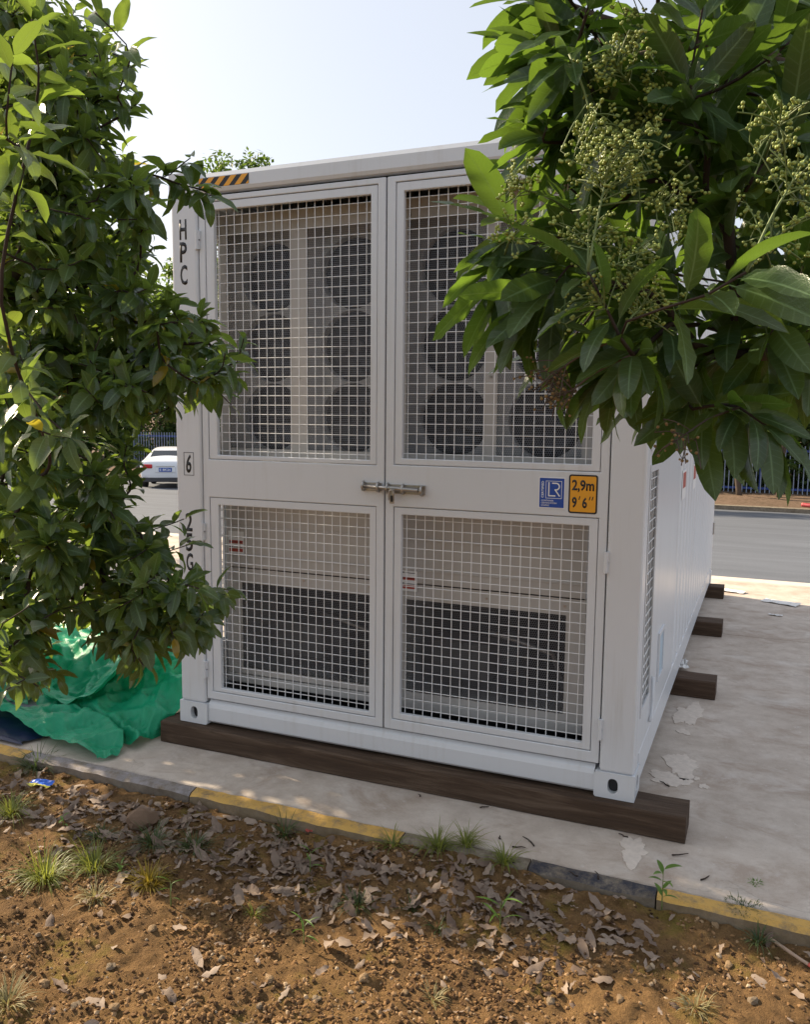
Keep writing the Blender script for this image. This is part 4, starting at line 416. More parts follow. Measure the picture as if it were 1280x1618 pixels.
# gutter, road and far verge
gut = MB().box(-30, 30, 6.29, 6.545, -1.3, -.012).build('gutter', PATCH); tag(gut, kind='structure')
def road_z(y): return -.10-.05*(y-6.55)                       # the road falls away from the pad
RY = 22.6; rz = road_z(RY)
road = MB().add([(x, y, z) for (y, z) in ((6.55, -.10), (RY, rz), (RY, -1.35), (6.55, -1.35)) for x in (-80, 80)], [(0,1,3,2), (2,3,5,4), (6,7,1,0), (4,5,7,6)]).build('road', ASPH, fix=True); tag(road, kind='structure')
def verge_h(x, y): return rz+.02+.20*min(1, (y-RY)/1.5)+.07*fbm(x, y, .7, 4)*min(1, y-RY) + (.012*(y-28) if y > 28 else 0)
tag(grid('verge', frange(-70, 70, .8), frange(RY, 32, .4)+[36, 48, 80], verge_h, VERGE), kind='structure')
edge = MB().box(-80, 80, RY-.2, RY+.12, rz-.2, rz+.13).build('far_kerb', KBAR); tag(edge, kind='structure')

# ================================================================== CONTAINER
CW, CH, CL = 2.438, 2.896, 5.45
C = empty('shipping_container', (0, 0, .12), 'white steel container with two mesh doors standing on dark timber sleepers', 'container')
# posts
for x0, x1 in ((.002, .163), (2.283, CW-.002)):
    boxpart('corner_post', WHITE, C, x0, x1, 0, .118, .118, 2.775, bevel=.014, seg=3, smooth=False)
for x0, x1 in ((.002, .12), (2.318, CW-.002)):
    boxpart('corner_post', WHITE, C, x0, x1, CL-.12, CL, .118, 2.776, bevel=.012, seg=2)
# sill and header on the front
MB().add([(x, y, z) for x in (.176, 2.262) for (y, z) in ((.018,.012),(.006,.024),(.006,.096),(.012,.118),(.030,.136),(.12,.138),(.12,.012))],
    [(i, i+7, (i+1) % 7+7, (i+1) % 7) for i in range(7)] + [tuple(range(7))[::-1], tuple(range(7, 14))]).build('bottom_sill', WHITE, C, fix=True)
MB().add([(x, y, z) for x in (.176, 2.262) for (y, z) in ((.034,2.784),(.010,2.790),(.002,2.806),(.002,2.862),(.014,2.884),(.05,2.893),(.16,2.893),(.16,2.784))],
    [(i, i+8, (i+1) % 8+8, (i+1) % 8) for i in range(8)] + [tuple(range(8))[::-1], tuple(range(8, 16))]).build('top_header', WHITE, C, fix=True)
# corner castings with oval holes
def casting(xr, front, zb):
    """xr: 0 left / 1 right; front True/False; zb bottom z"""
    x0, x1 = (-.003, .175) if xr == 0 else (2.263, CW+.003)
    y0, y1 = (-.005, .162) if front else (CL-.162, CL+.005)
    z0, z1 = zb, zb+.118
    mb = MB(); cu, cz = (x0+x1)/2+(.004 if xr == 0 else -.006), (z0+z1)/2
    fy = y0 if front else y1; by = y1 if front else y0; sg = 1 if front else -1
    mb.holeplate(lambda u, v, d: (u, fy+sg*d, v), x0, x1, z0, z1, cu, cz, .023, .034, .03, 28, 2.6)
    ox = x0 if xr == 0 else x1; ix = x1 if xr == 0 else x0; sx = 1 if xr == 0 else -1
    mb.holeplate(lambda u, v, d: (ox+sx*d, u, v), y0, y1, z0, z1, (y0+y1)/2, cz, .026, .036, .03, 28, 2.6)
    mb.add([(x0,by,z0),(x1,by,z0),(x1,by,z1),(x0,by,z1)], [(0,1,2,3)])
    mb.add([(ix,y0,z0),(ix,y1,z0),(ix,y1,z1),(ix,y0,z1)], [(0,1,2,3)])
    mb.add([(x0,y0,z0),(x1,y0,z0),(x1,y1,z0),(x0,y1,z0)], [(0,1,2,3)])
    mb.add([(x0,y0,z1),(x1,y0,z1),(x1,y1,z1),(x0,y1,z1)], [(0,1,2,3)])
    me = mb.mesh('corner_casting', WHITE)
    bm = bmesh.new(); bm.from_mesh(me); bmesh.ops.remove_doubles(bm, verts=bm.verts[:], dist=1e-5)
    bmesh.ops.recalc_face_normals(bm, faces=bm.faces[:])
    def outer(b):
        v = b.co; return (abs(v.x-x0) < 1e-4 or abs(v.x-x1) < 1e-4) + (abs(v.y-y0) < 1e-4 or abs(v.y-y1) < 1e-4) + (abs(v.z-z0) < 1e-4 or abs(v.z-z1) < 1e-4) >= 2
    es = [e for e in bm.edges if outer(e.verts[0]) and outer(e.verts[1]) and len(e.link_faces) == 2 and e.calc_face_angle(0) > .6]
    bmesh.ops.bevel(bm, geom=es, offset=.009, segments=2, affect='EDGES', profile=.5)
    bm.to_mesh(me); bm.free()
    ob = link('corner_casting', me, None, C)
    boxpart('casting_shade_plug', DARK, ob, x0+.0305, x1-.0305, y0+.0305, y1-.0305, z0+.01, z1-.01)  # added dark block stands in for the shade inside the hollow casting
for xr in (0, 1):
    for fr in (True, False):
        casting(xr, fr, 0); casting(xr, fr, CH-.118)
# side rails, roof, floor, walls
for x0, x1 in ((.004, .10), (CW-.10, CW-.004)):
    boxpart('bottom_rail', WHITE, C, x0, x1, .164, CL-.164, .014, .165, bevel=.006)
    boxpart('top_rail', WHITE, C, x0, x1, .164, CL-.164, 2.80, 2.888, bevel=.01)
boxpart('roof', WHITE, C, .103, CW-.103, .164, CL-.01, 2.85, 2.874)
boxpart('floor', DARK, C, .103, CW-.103, .123, CL-.02, .09, .135)
boxpart('rear_wall', WHITE, C, .122, CW-.122, CL-.05, CL-.02, .137, 2.848)
VZ = ((.36, 1.46), (1.56, 2.64)); VY0, VY1 = .128, .43
def side_wall(side):
    xo = 0 if side == 0 else CW; sx = 1 if side == 0 else -1
    def X(d): return xo+sx*d
    def slab(mb, d0, d1, y0, y1, z0, z1):
        a, b = sorted((X(d0), X(d1))); mb.box(a, b, y0, y1, z0, z1)
    mb = MB()
    slab(mb, .006, .030, VY0+.0, VY1, .166, VZ[0][0]); slab(mb, .006, .030, VY0, VY1, VZ[0][1], VZ[1][0]); slab(mb, .006, .030, VY0, VY1, VZ[1][1], 2.798)
    slab(mb, .006, .030, VY1, 1.50, .166, 2.798)
    mb.build('side_wall', WHITE, C)
    # shallow trapezoid ribs over the rest of the wall
    mb = MB(); y = 1.502; prof = [(y, .006)]
    while y < CL-.30:
        prof += [(y+.10, .006), (y+.125, .013), (y+.20, .013), (y+.225, .006)]; y += .235
    prof += [(CL-.122, .006)]
    n = len(prof); vs = [(X(d), yy, z) for z in (.166, 2.798) for yy, d in prof] + [(X(d+.012), yy, z) for z in (.166, 2.798) for yy, d in prof]
    fs = [(i, i+1, n+i+1, n+i) for i in range(n-1)] + [(2*n+i, 2*n+i+1, 3*n+i+1, 3*n+i) for i in range(n-1)]
    mb.add(vs, fs); mb.build('side_wall', WHITE, C, fix=False)
    # vents: frame and wires
    for z0, z1 in VZ:
        fm = MB()
        for (a, b, c, d) in ((VY0-.004, VY0+.022, z0-.02, z1+.02), (VY1-.018, VY1+.008, z0-.02, z1+.02), (VY0+.022, VY1-.018, z0-.02, z0+.012), (VY0+.022, VY1-.018, z1-.012, z1+.02)):
            slab(fm, -.001, .0055, a, b, c, d)
        fr = fm.build('vent_frame', WHITE, C)
        hw = MB().tube([(X(.008), VY0, 0), (X(.008), VY1, 0)], .0022, 6).mesh('vent_wire', WIRE)
        nz = int((z1-z0)/.046)
        for i in range(1, nz): link('vent_wire', hw, None, fr, (0, 0, z0+i*(z1-z0)/nz))
        vw = MB().tube([(X(.011), 0, z0), (X(.011), 0, z1)], .0016, 6).mesh('vent_wire', WIRE)
        for i in range(1, 4): link('vent_wire', vw, None, fr, (0, VY0+i*.075, 0))
side_wall(0); side_wall(1)
# small framed pocket, drain hose and red plates on the right wall
fr = MB()
for (a, b, c, d) in ((.76, .78, .32, .58), (.96, .98, .32, .58), (.78, .96, .56, .58), (.78, .96, .32, .34)): fr.box(CW-.0055, CW+.004, a, b, c, d)
fr = fr.build('pocket_frame', WHITE, C)
boxpart('pocket_plate', plain('pale_blue_plate', (.42, .55, .66), .4), fr, CW-.0055, CW-.002, .781, .959, .341, .559)
MB().tube([(CW+.004, .52, .42), (CW+.006, .52, .30), (CW+.006, .50, .24), (CW+.002, .47, .21)], .008, 8).build('drain_hose', WHITE, C, smooth=True)
for yy in (1.72, 2.52):
    p = boxpart('marker_plate', WHITEP, C, CW-.0055, CW-.003, yy, yy+.24, 1.18, 1.36)
    boxpart('red_mark', REDP, p, CW-.0028, CW-.0018, yy+.03, yy+.21, 1.25, 1.345)
boxpart('rear_bracket', STEEL, C, CW-.004, CW+.012, CL-.10, CL-.05, .50, .62, bevel=.003)

# ---- doors
def ring(mb, x0, x1, z0, z1, X0, X1, Z0, Z1, y0, y1):
    mb.box(x0, X0, y0, y1, z0, z1); mb.box(X1, x1, y0, y1, z0, z1); mb.box(X0, X1, y0, y1, z0, Z0); mb.box(X0, X1, y0, y1, Z1, z1)
def bevel_ring(name, mat, parent, x0, x1, z0, z1, X0, X1, Z0, Z1, y0, y1, bev):
    o = [(x0,z0),(x1,z0),(x1,z1),(x0,z1)]; i = [(X0,Z0),(X1,Z0),(X1,Z1),(X0,Z1)]
    vs = [(x,y0,z) for x,z in o] + [(x,y0,z) for x,z in i] + [(x,y1,z) for x,z in o] + [(x,y1,z) for x,z in i]
    fs = []
    for a in range(4):
        b = (a+1) % 4
        fs += [(a,b,4+b,4+a), (8+a,12+a,12+b,8+b), (a,8+a,8+b,b), (4+a,4+b,12+b,12+a)]
    return MB().add(vs, fs).build(name, mat, parent, bevel=bev, seg=2, fix=True)
DOORS = [dict(x=(.168, 1.2150), fx=(.208, 1.172), ox=(.258, 1.138), up=(1.447, 2.742, 1.468, 2.703), lo=(.192, 1.243, .213, 1.206), hinge=.165),
         dict(x=(1.2230, 2.278), fx=(1.268, 2.238), ox=(1.306, 2.200), up=(1.452, 2.742, 1.481, 2.703), lo=(.200, 1.247, .230, 1.213), hinge=2.281)]
for dn, D in enumerate(DOORS):
    (x0, x1), (f0, f1), (o0, o1) = D['x'], D['fx'], D['ox']
    z0, z1 = .146, 2.772; u0, u1 = D['up'][:2]; l0, l1 = D['lo'][:2]; e = .003
    y0, y1 = .010, .055
    # one sheet with two openings
    xsL = [x0, f0-e, f1+e, x1]; zsL = [z0, l0-e, l1+e, u0-e, u1+e, z1]
    vs = [(x, y, z) for y in (y0, y1) for z in zsL for x in xsL]; idx = lambda y, z, x: y*24+z*4+x
    fs = []
    for zi in range(5):
        for xi in range(3):
            if xi == 1 and zi in (1, 3):
                fs += [(idx(0,zi,1), idx(0,zi,2), idx(1,zi,2), idx(1,zi,1)), (idx(0,zi+1,2), idx(0,zi+1,1), idx(1,zi+1,1), idx(1,zi+1,2)),
                       (idx(0,zi,2), idx(0,zi+1,2), idx(1,zi+1,2), idx(1,zi,2)), (idx(0,zi+1,1), idx(0,zi,1), idx(1,zi,1), idx(1,zi+1,1))]
                continue
            fs.append((idx(0,zi,xi), idx(0,zi,xi+1), idx(0,zi+1,xi+1), idx(0,zi+1,xi)))
            fs.append((idx(1,zi,xi), idx(1,zi+1,xi), idx(1,zi+1,xi+1), idx(1,zi,xi+1)))
    for zi in range(5): fs += [(idx(0,zi,0), idx(0,zi+1,0), idx(1,zi+1,0), idx(1,zi,0)), (idx(0,zi,3), idx(1,zi,3), idx(1,zi+1,3), idx(0,zi+1,3))]
    for xi in range(3): fs += [(idx(0,0,xi), idx(1,0,xi), idx(1,0,xi+1), idx(0,0,xi+1)), (idx(0,5,xi), idx(0,5,xi+1), idx(1,5,xi+1), idx(1,5,xi))]
    door = MB().add(vs, fs).build('door', WHITE, C, bevel=.004, seg=2, fix=True)
    for (q0, q1, p0, p1) in (D['up'], D['lo']):
        bevel_ring('mesh_frame', WHITE, door, f0, f1, q0, q1, o0, o1, p0, p1, .0135, .040, .0035)
        yw = .044
        vw = MB().tube([(0, yw, p0-.008), (0, yw, p1+.008)], .0021, 6).mesh('wire', WIRE)
        hw = MB().tube([(o0-.008, yw+.0045, 0), (o1+.008, yw+.0045, 0)], .0021, 6).mesh('wire', WIRE)
        nx = round((o1-o0)/.0465); nz = round((p1-p0)/.0468)
        ox = .010 if dn == 0 else .016
        for i in range(nx): link('wire', vw, None, door, (o0+ox+i*(o1-o0)/nx, 0, R.uniform(-.002, .002)))
        for i in range(nz): link('wire', hw, None, door, (0, 0, p0+.022+i*(p1-p0)/nz))
    for hz in (.31, 1.06, 1.80, 2.56):
        hx = D['hinge']; hm = MB()
        hm.tube([(hx, -.004, hz-.047), (hx, -.004, hz+.047)], .0085, 10)
        hm.box(hx-.011, hx+.011, -.002, .0095, hz-.045, hz-.003); hm.box(hx-.006, hx+.014, -.003, .0095, hz+.003, hz+.045)
        hm.build('hinge', WHITE, door)
# dark seals round the doors
sm = MB(); sm.box(1.2152, 1.2228, .030, .052, .146, 2.772); sm.box(.1635, .1678, .036, .050, .146, 2.772); sm.box(2.2782, 2.2825, .036, .050, .146, 2.772)
sm.box(.168, 2.278, .034, .052, .1385, .1455); sm.box(.168, 2.278, .036, .052, 2.7725, 2.7835)
sm.build('door_seal', RUBBER, C)
# slide bolt
sb = MB(); sb.box(1.100, 1.206, .003, .0098, 1.322, 1.362); sb.box(1.226, 1.432, .003, .0098, 1.314, 1.358)
sb = sb.build('slide_bolt', STEEL, C, bevel=.002)
MB().tube([(1.106, -.010, 1.345), (1.40, -.010, 1.334)], .0095, 10).build('bolt_bar', STEEL, sb, smooth=True)
bk = MB()
for x in (1.112, 1.190, 1.240, 1.320, 1.415):
    zc = 1.344-(x-1.106)*.037
    bk.tube([(x, .004, zc+.021), (x, -.012, zc+.018), (x, -.0215, zc), (x, -.012, zc-.018), (x, .004, zc-.021)], .0062, 6)
bk.build('bolt_loop', STEEL, sb, smooth=True)
MB().box(1.258, 1.284, -.0235, -.019, 1.268, 1.338).build('hasp_tab', STEEL, sb, bevel=.003)
MB().box(1.266, 1.277, -.0245, -.0238, 1.276, 1.306).build('hasp_slot', BLACK, sb)
lk = []
for i in range(13): a = pi*i/12; lk.append((1.271+.012*cos(a), -.031, 1.318+.014*sin(a)))
MB().tube([(1.283, -.031, 1.284)]+lk+[(1.259, -.031, 1.284)], .0026, 6).build('shackle', STEEL, sb, smooth=True)

# ---- lettering
def text_mesh(txt, x0, x1, z0, z1, y, mat, name='lettering', parent=None, rot=0, bold=.0, depth=.0006, slant=0):
    cu = bpy.data.curves.new('t', 'FONT'); cu.body = txt; cu.size = 1; cu.offset = bold; cu.shear = slant; cu.resolution_u = 3
    ob = bpy.data.objects.new('t', cu); COL.objects.link(ob)
    bpy.context.view_layer.update()
    me = bpy.data.meshes.new_from_object(ob.evaluated_get(bpy.context.evaluated_depsgraph_get()))
    bpy.data.objects.remove(ob)
    P = [(v.co.x, v.co.y) for v in me.vertices]
    if rot: P = [(-b, a) for a, b in P]
    ax, bx = min(p[0] for p in P), max(p[0] for p in P); ay, by = min(p[1] for p in P), max(p[1] for p in P)
    if x1 is None: x1 = x0+(bx-ax)*(z1-z0)/(by-ay)
    for v, (a, b) in zip(me.vertices, P):
        v.co = (x0+(a-ax)/(bx-ax)*(x1-x0), y, z0+(b-ay)/(by-ay)*(z1-z0))
    bm = bmesh.new(); bm.from_mesh(me)
    r = bmesh.ops.extrude_face_region(bm, geom=bm.faces[:])
    for v in [q for q in r['geom'] if isinstance(q, bmesh.types.BMVert)]: v.co.y -= depth
    bmesh.ops.recalc_face_normals(bm, faces=bm.faces[:]); bm.to_mesh(me); bm.free()
    me.materials.clear(); me.name = name; me.materials.append(mat)
    return link(name, me, None, parent)
yp = -.0004
for ch, zt in (('H', 2.668), ('P', 2.555), ('C', 2.441)):
    text_mesh(ch, .056, .100, zt-.101, zt, yp, BLACK, 'letter', C, 0, .022)
for ch, zt in (('2', 1.155), ('5', 1.047), ('G', .939), ('1', .831)):
    text_mesh(ch, .056 if ch != '1' else .070, .100 if ch != '1' else .086, zt-.098, zt, yp, BLACK, 'letter', C, 0, .022)
text_mesh('6', .067, .101, 1.369, 1.468, yp, BLACK, 'letter', C, 0, .022, slant=.12)
bf = MB(); ring(bf, .053, .117, 1.356, 1.478, .0556, .1144, 1.3586, 1.4754, -.0012, -.0004); bf.build('letter_box', BLACK, C)
# hazard stripes on the header
def hazard(x0, x1, z0, z1, y, flip):
    base = boxpart('hazard_sticker', BLACK, C, x0, x1, y-.0008, y, z0, z1)
    w, sh, mb = .034, .046, MB(); x = x0-.05
    while x < x1+.05:
        pl = [(x, z0), (x+w, z0), (x+w+sh*(1 if not flip else -1), z1), (x+sh*(1 if not flip else -1), z1)]
        def clip(poly, val, keep):
            o = []
            for i in range(len(poly)):
                a, b = poly[i], poly[(i+1) % len(poly)]; ia, ib = keep(a[0]-val), keep(b[0]-val)
                if ia: o.append(a)
                if ia != ib: t = (val-a[0])/(b[0]-a[0]); o.append((val, a[1]+(b[1]-a[1])*t))
            return o
        pl = clip(pl, x0+.001, lambda d: d >= 0); pl = clip(pl, x1-.001, lambda d: d <= 0) if len(pl) > 2 else pl
        if len(pl) > 2: n = len(pl); mb.add([(a, y-.0014, b) for a, b in pl], [tuple(range(n))])
        x += .066
    mb.build('orange_stripe', ORANGE, base)
hazard(.180, .478, 2.810, 2.858, .0012, False); hazard(1.96, 2.258, 2.810, 2.858, .0012, True)
# blue certificate sticker
yd = .0088
st = boxpart('certificate_sticker', WHITEP, C, 1.972, 2.090, yd-.0006, yd+.001, 1.282, 1.420)
boxpart('blue_field', BLUEP, st, 1.976, 2.086, yd-.0012, yd-.0007, 1.286, 1.416)
lf = MB(); ring(lf, 2.004, 2.076, 1.326, 1.404, 2.006, 2.074, 1.328, 1.402, yd-.0018, yd-.0013)
def stroke(pts, w):
    for a, b in zip(pts[:-1], pts[1:]):
        d = Vector((b[0]-a[0], b[1]-a[1])).normalized()*w/2; n = (-d.y, d.x); a2 = (a[0]-d.x*.8, a[1]-d.y*.8); b2 = (b[0]+d.x*.8, b[1]+d.y*.8)
        lf.add([(p[0]+s*n[0], yd-.0018-lf.jit, p[1]+s*n[1]) for p, s in ((a2,1),(a2,-1),(b2,-1),(b2,1))], [(0,1,2,3)]); lf.jit += .00002
lf.jit = 0
stroke([(2.018, 1.396), (2.018, 1.338), (2.046, 1.338)], .0055)
stroke([(2.034, 1.394), (2.050, 1.394)] + [(2.050+.0145*sin(a), 1.3795+.0145*cos(a)) for a in [pi*i/10 for i in range(1, 11)]] + [(2.046, 1.365), (2.066, 1.338)], .0055)
lf.build('logo', WHITEP, st)
text_mesh('CERTIFIED', 1.985, 1.9955, 1.328, 1.402, yd-.0012, WHITEP, 'lettering', st, 1, .02)
for i, t in enumerate(('CONTAINER', 'CERTIFICATION', 'SCHEME')): text_mesh(t, 1.985, None, 1.3125-i*.0105, 1.3195-i*.0105, yd-.0012, WHITEP, 'lettering', st, 0, .01)
# orange height sticker
def rrect(x0, x1, z0, z1, r, y, y2, mat, name, parent):
    p = []
    for cx, cz, a0 in ((x1-r, z1-r, 0), (x0+r, z1-r, pi/2), (x0+r, z0+r, pi), (x1-r, z0+r, 1.5*pi)):
        p += [(cx+r*cos(a0+k*pi/8), cz+r*sin(a0+k*pi/8)) for k in range(5)]
    n = len(p); return MB().add([(a, y, b) for a, b in p] + [(a, y2, b) for a, b in p], [tuple(range(n)), tuple(range(n, 2*n))[::-1]] + [(i, (i+1) % n, n+(i+1) % n, n+i) for i in range(n)]).build(name, mat, parent, fix=True)
hs = rrect(2.106, 2.232, 1.266, 1.436, .011, yd-.0006, yd+.001, BLACK, 'height_sticker', C)
rrect(2.113, 2.225, 1.273, 1.429, .006, yd-.0012, yd-.0007, ORANGE, 'orange_field', hs)
text_mesh('2,9m', 2.120, 2.217, 1.3585, 1.4135, yd-.0012, BLACK, 'lettering', hs, 0, .026)
text_mesh("9", 2.122, 2.143, 1.290, 1.338, yd-.0012, BLACK, 'lettering', hs, 0, .03)
text_mesh("6", 2.167, 2.188, 1.290, 1.338, yd-.0012, BLACK, 'lettering', hs, 0, .03)
pm = MB()
for x in (2.150, 2.195, 2.207): pm.add([(x, yd-.0016, 1.326), (x+.0045, yd-.0016, 1.326), (x+.0085, yd-.0016, 1.342), (x+.004, yd-.0016, 1.342)], [(0,1,2,3)])
pm.build('lettering', BLACK, hs)

# ================================================================== EQUIPMENT INSIDE
def honeycomb(x0, x1, z0, z1, y, pitch=.0112, wall=.0025):
    mb = MB(); r = pitch/sqrt(3); h = 1.5*r
    nz = int((z1-z0)/h); nx = int((x1-x0)/pitch); V = []; Fq = []
    for j in range(nz):
        cz = z0+h*(j+.5)
        for i in range(nx):
            cx = x0+pitch*(i+.5+(.5 if j % 2 else 0))
            if cx > x1-pitch*.3: continue
            P = [(cx+r*sin(k*pi/3), cz+r*cos(k*pi/3)) for k in range(6)]
            for k in (0, 1, 2) + ((3, 4, 5) if i == 0 or j == 0 else ()):
                a, b = P[k], P[(k+1) % 6]; dx, dz = b[0]-a[0], b[1]-a[1]; L = sqrt(dx*dx+dz*dz); n0, n1 = -dz/L*wall/2, dx/L*wall/2
                q = len(V); V += [(a[0]+n0, y, a[1]+n1), (b[0]+n0, y, b[1]+n1), (b[0]-n0, y, b[1]-n1), (a[0]-n0, y, a[1]-n1)]; Fq.append((q+3, q+2, q+1, q))
    mb.add(V, Fq); return mb
def fan_mesh():
    mb = MB()
    mb.tube([(0, -.03, 0), (0, -.025, 0), (0, .03, 0)], [.025, .045, .045], 16)
    for b in range(5):
        a0 = 2*pi*b/5; V = []
        for i in range(5):
            r = .04+.028*i
            for j in range(5):
                a = a0+(j-2)*.2*(1+.25*i/4)+.12*i
                V.append((r*cos(a), -.02+.011*(j-2)*(1-.1*i), r*sin(a)))
        mb.add(V, [(i*5+j, i*5+j+1, i*5+j+6, i*5+j+5) for i in range(4) for j in range(4)])
    return mb.mesh('fan', FANM, smooth=True)
FAN = fan_mesh()
def upper_unit(xa, label, px):
    zb = .12
    u = empty('condenser_unit', (xa, .22, 1.42+zb), label, 'condenser unit', 'condenser units behind the upper mesh')
    W = .99; z0, z1 = 0, 1.30                                  # local z from 1.42 container
    # casing
    mb = MB(); mb.box(0, W, .60, .615, 0, z1); mb.box(0, .012, .02, .60, 0, z1); mb.box(W-.012, W, .02, .60, 0, z1); mb.box(.012, W-.012, .02, .60, 0, .012); mb.box(.012, W-.012, .02, .60, z1-.012, z1)
    mb.build('casing', BEIGE, u)
    # perforated face: plain margins and two honeycomb fields
    fm = MB(); P = [(a-xa, b-xa) for a, b in px]; zt, zlo = 2.622-1.42, 1.497-1.42
    fm.box(0, P[0][0], -.003, 0, z0, z1); fm.box(P[0][1], P[1][0], -.003, 0, z0, z1); fm.box(P[1][1], W, -.003, 0, z0, z1)
    for a, b in P: fm.box(a, b, -.003, 0, z0, zlo); fm.box(a, b, -.003, 0, zt, z1)
    fm.build('face_panel', BEIGE, u)
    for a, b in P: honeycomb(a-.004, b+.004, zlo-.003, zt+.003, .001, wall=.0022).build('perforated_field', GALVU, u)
    bo = MB().tube([(0, -.003, 0), (0, -.008, 0)], .0065, 8).mesh('bolt', STEEL)
    for x in (P[0][0]-.0+.012, (P[0][1]+P[1][0])/2, P[1][1]-.012):
        for z in (zt+.02, zt+.048) + ((.45, .80) if abs(x-(P[0][1]+P[1][0])/2) < .01 else ()): link('bolt', bo, None, u, (x, 0, z))
    # fan plate with round openings and fans
    pl = MB(); h = (z1-.05)/3
    for c in range(2):
        cx0, cx1 = (.014, W/2) if c == 0 else (W/2, W-.014); mid = (P[c][0]+P[c][1])/2
        for r in range(3):
            za = .03+r*h*.985; zc = (1.665-1.42)+r*.3735
            lo = .014 if r == 0 else zc-.3735/2; hi = z1-.014 if r == 2 else zc+.3735/2
            pl.holeplate(lambda U, V, d: (U, .13+d, V), cx0, cx1, lo, hi, mid, zc, .184, .184, .05, 40)
    pl.build('fan_plate', GREYP, u)
    for c in range(2):
        mid = (P[c][0]+P[c][1])/2
        for r in range(3):
            f = link('fan', FAN, None, u, (mid, .20, (1.665-1.42)+r*.3735)); f.rotation_euler = (0, R.uniform(0, 6), 0)
    boxpart('coil', DARK, u, .016, W-.016, .30, .34, .014, z1-.014)
    return u
upper_unit(.140, 'beige fan unit with perforated face behind the upper mesh of the left door', [(.195, .580), (.680, 1.075)])
upper_unit(1.185, 'beige fan unit with perforated face behind the upper mesh of the right door', [(1.240, 1.643), (1.707, 2.115)])
def lower_unit(xa, W, px, label, lab):
    u = empty('condenser_unit', (xa, .22, .20+.12), label, 'condenser unit', 'condenser units behind the lower mesh')
    mb = MB(); mb.box(0, W, .62, .635, 0, 1.10); mb.box(0, .012, .02, .62, 0, 1.10); mb.box(W-.012, W, .02, .62, 0, 1.10); mb.box(.012, W-.012, .02, .62, 0, .012); mb.box(.012, W-.012, .02, .62, 1.088, 1.10)
    mb.build('casing', BEIGE, u)
    a, b = px[0]-xa, px[1]-xa
    boxpart('upper_panel', BEIGE, u, 0, W, -.008, .019, .642, 1.07, bevel=.004)
    for z in (.705, .86): boxpart('seam', BEIGE, u, .02, W-.02, -.0125, -.0085, z, z+.012, bevel=.0015)
    fm = MB(); fm.box(0, W, -.003, .0, .556, .636); fm.box(0, a, -.003, 0, .075, .556); fm.box(b, W, -.003, 0, .075, .556); fm.box(0, W, -.003, 0, .040, .075)
    fm.build('face_panel', BEIGE, u)
    boxpart('base_beam', BEIGE, u, 0, W, -.012, .019, -.012, .034, bevel=.004)
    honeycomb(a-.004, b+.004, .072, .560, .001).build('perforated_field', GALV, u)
    bo = MB().tube([(0, -.003, 0), (0, -.008, 0)], .0065, 8).mesh('bolt', STEEL)
    for x in (.03, W/2, W-.10): link('bolt', bo, None, u, (x, 0, .60))
    boxpart('control_box', plain('grey_inner_box', (.12, .12, .115), .6), u, a+.06, a+.38, .22, .40, .10, .30, bevel=.01)
    MB().tube([(a+.50, .25, .06), (a+.50, .25, .36)], .07, 16).build('compressor', FANM, u, smooth=True)
    MB().tube([(a+.40, .18, .38), (a+.55, .16, .36), (a+.72, .2, .30), (b-.05, .22, .12)], .012, 8).build('pipe', STEEL, u, smooth=True)
    boxpart('inner_wall', DARK, u, .014, W-.014, .50, .52, .014, 1.07)
    lx, lz = lab
    st = boxpart('warning_sticker', WHITEP, u, lx, lx+.10, -.0092, -.0082, lz, lz+.125)
    sm = MB()
    for k in range(2): sm.box(lx+.006+.0, lx+.094, -.0102, -.0094, lz+.012+k*.045, lz+.030+k*.045)
    sm.build('red_band', REDP, st)
    sm = MB()
    for k in range(3): sm.box(lx+.006, lx+.03, -.0102, -.0094, lz+.036+k*.028, lz+.042+k*.028); sm.box(lx+.035, lx+.09, -.0102, -.0094, lz+.036+k*.028, lz+.039+k*.028)
    sm.build('print_line', BLACK, st)
lower_unit(.165, .98, (.262, 1.095), 'beige compressor unit behind the lower mesh of the left door', (.015, .715))
lower_unit(1.190, .97, (1.245, 2.068), 'beige compressor unit behind the lower mesh of the right door', (.02, .60))
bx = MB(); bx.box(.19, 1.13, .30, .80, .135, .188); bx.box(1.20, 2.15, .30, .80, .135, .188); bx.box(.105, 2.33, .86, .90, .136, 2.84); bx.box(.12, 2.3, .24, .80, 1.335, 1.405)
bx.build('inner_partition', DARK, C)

# ================================================================== SLEEPERS
def sleeper(x0, x1, y0, y1, label, seed):
    mb = MB(); n = 26; rr = random.Random(seed); vs = []
    prof = [(y0, .001), (y0, .117), (y1, .1185), (y1, .001)]
    prof = [(y0+.006, .001), (y0, .006), (y0, .110), (y0+.007, .1175), (y1-.007, .1175), (y1, .110), (y1, .006), (y1-.006, .001)]
    for i in range(n+1):
        x = (x1-x0)*i/n
        for (y, z) in prof:
            j = .003*fbm(x+seed, y*5+z*9, 5, 3) if 0 < i < n or True else 0
            vs.append((x, y-y0+j, min(.1185, max(.0005, z+(j*.6 if z > .1 else 0)))))
    k = len(prof); fs = [(i*k+j, (i+1)*k+j, (i+1)*k+(j+1) % k, i*k+(j+1) % k) for i in range(n) for j in range(k)] + [tuple(range(k)), tuple(n*k+j for j in range(k))[::-1]]
    o = mb.add(vs, fs).build('timber_sleeper', WOOD, loc=(x0, y0, 0), fix=True)
    tag(o, label, 'timber beam', 'timber sleepers under the container')
sleeper(-.10, 2.665, -.055, .14, 'long dark timber sleeper under the front edge of the white container', 3)
sleeper(-.15, 2.675, 1.95, 2.14, 'timber sleeper sticking out second from the front under the container', 11)
sleeper(-.12, 2.635, 3.62, 3.82, 'reddish brown timber sleeper sticking out third under the container side', 19)
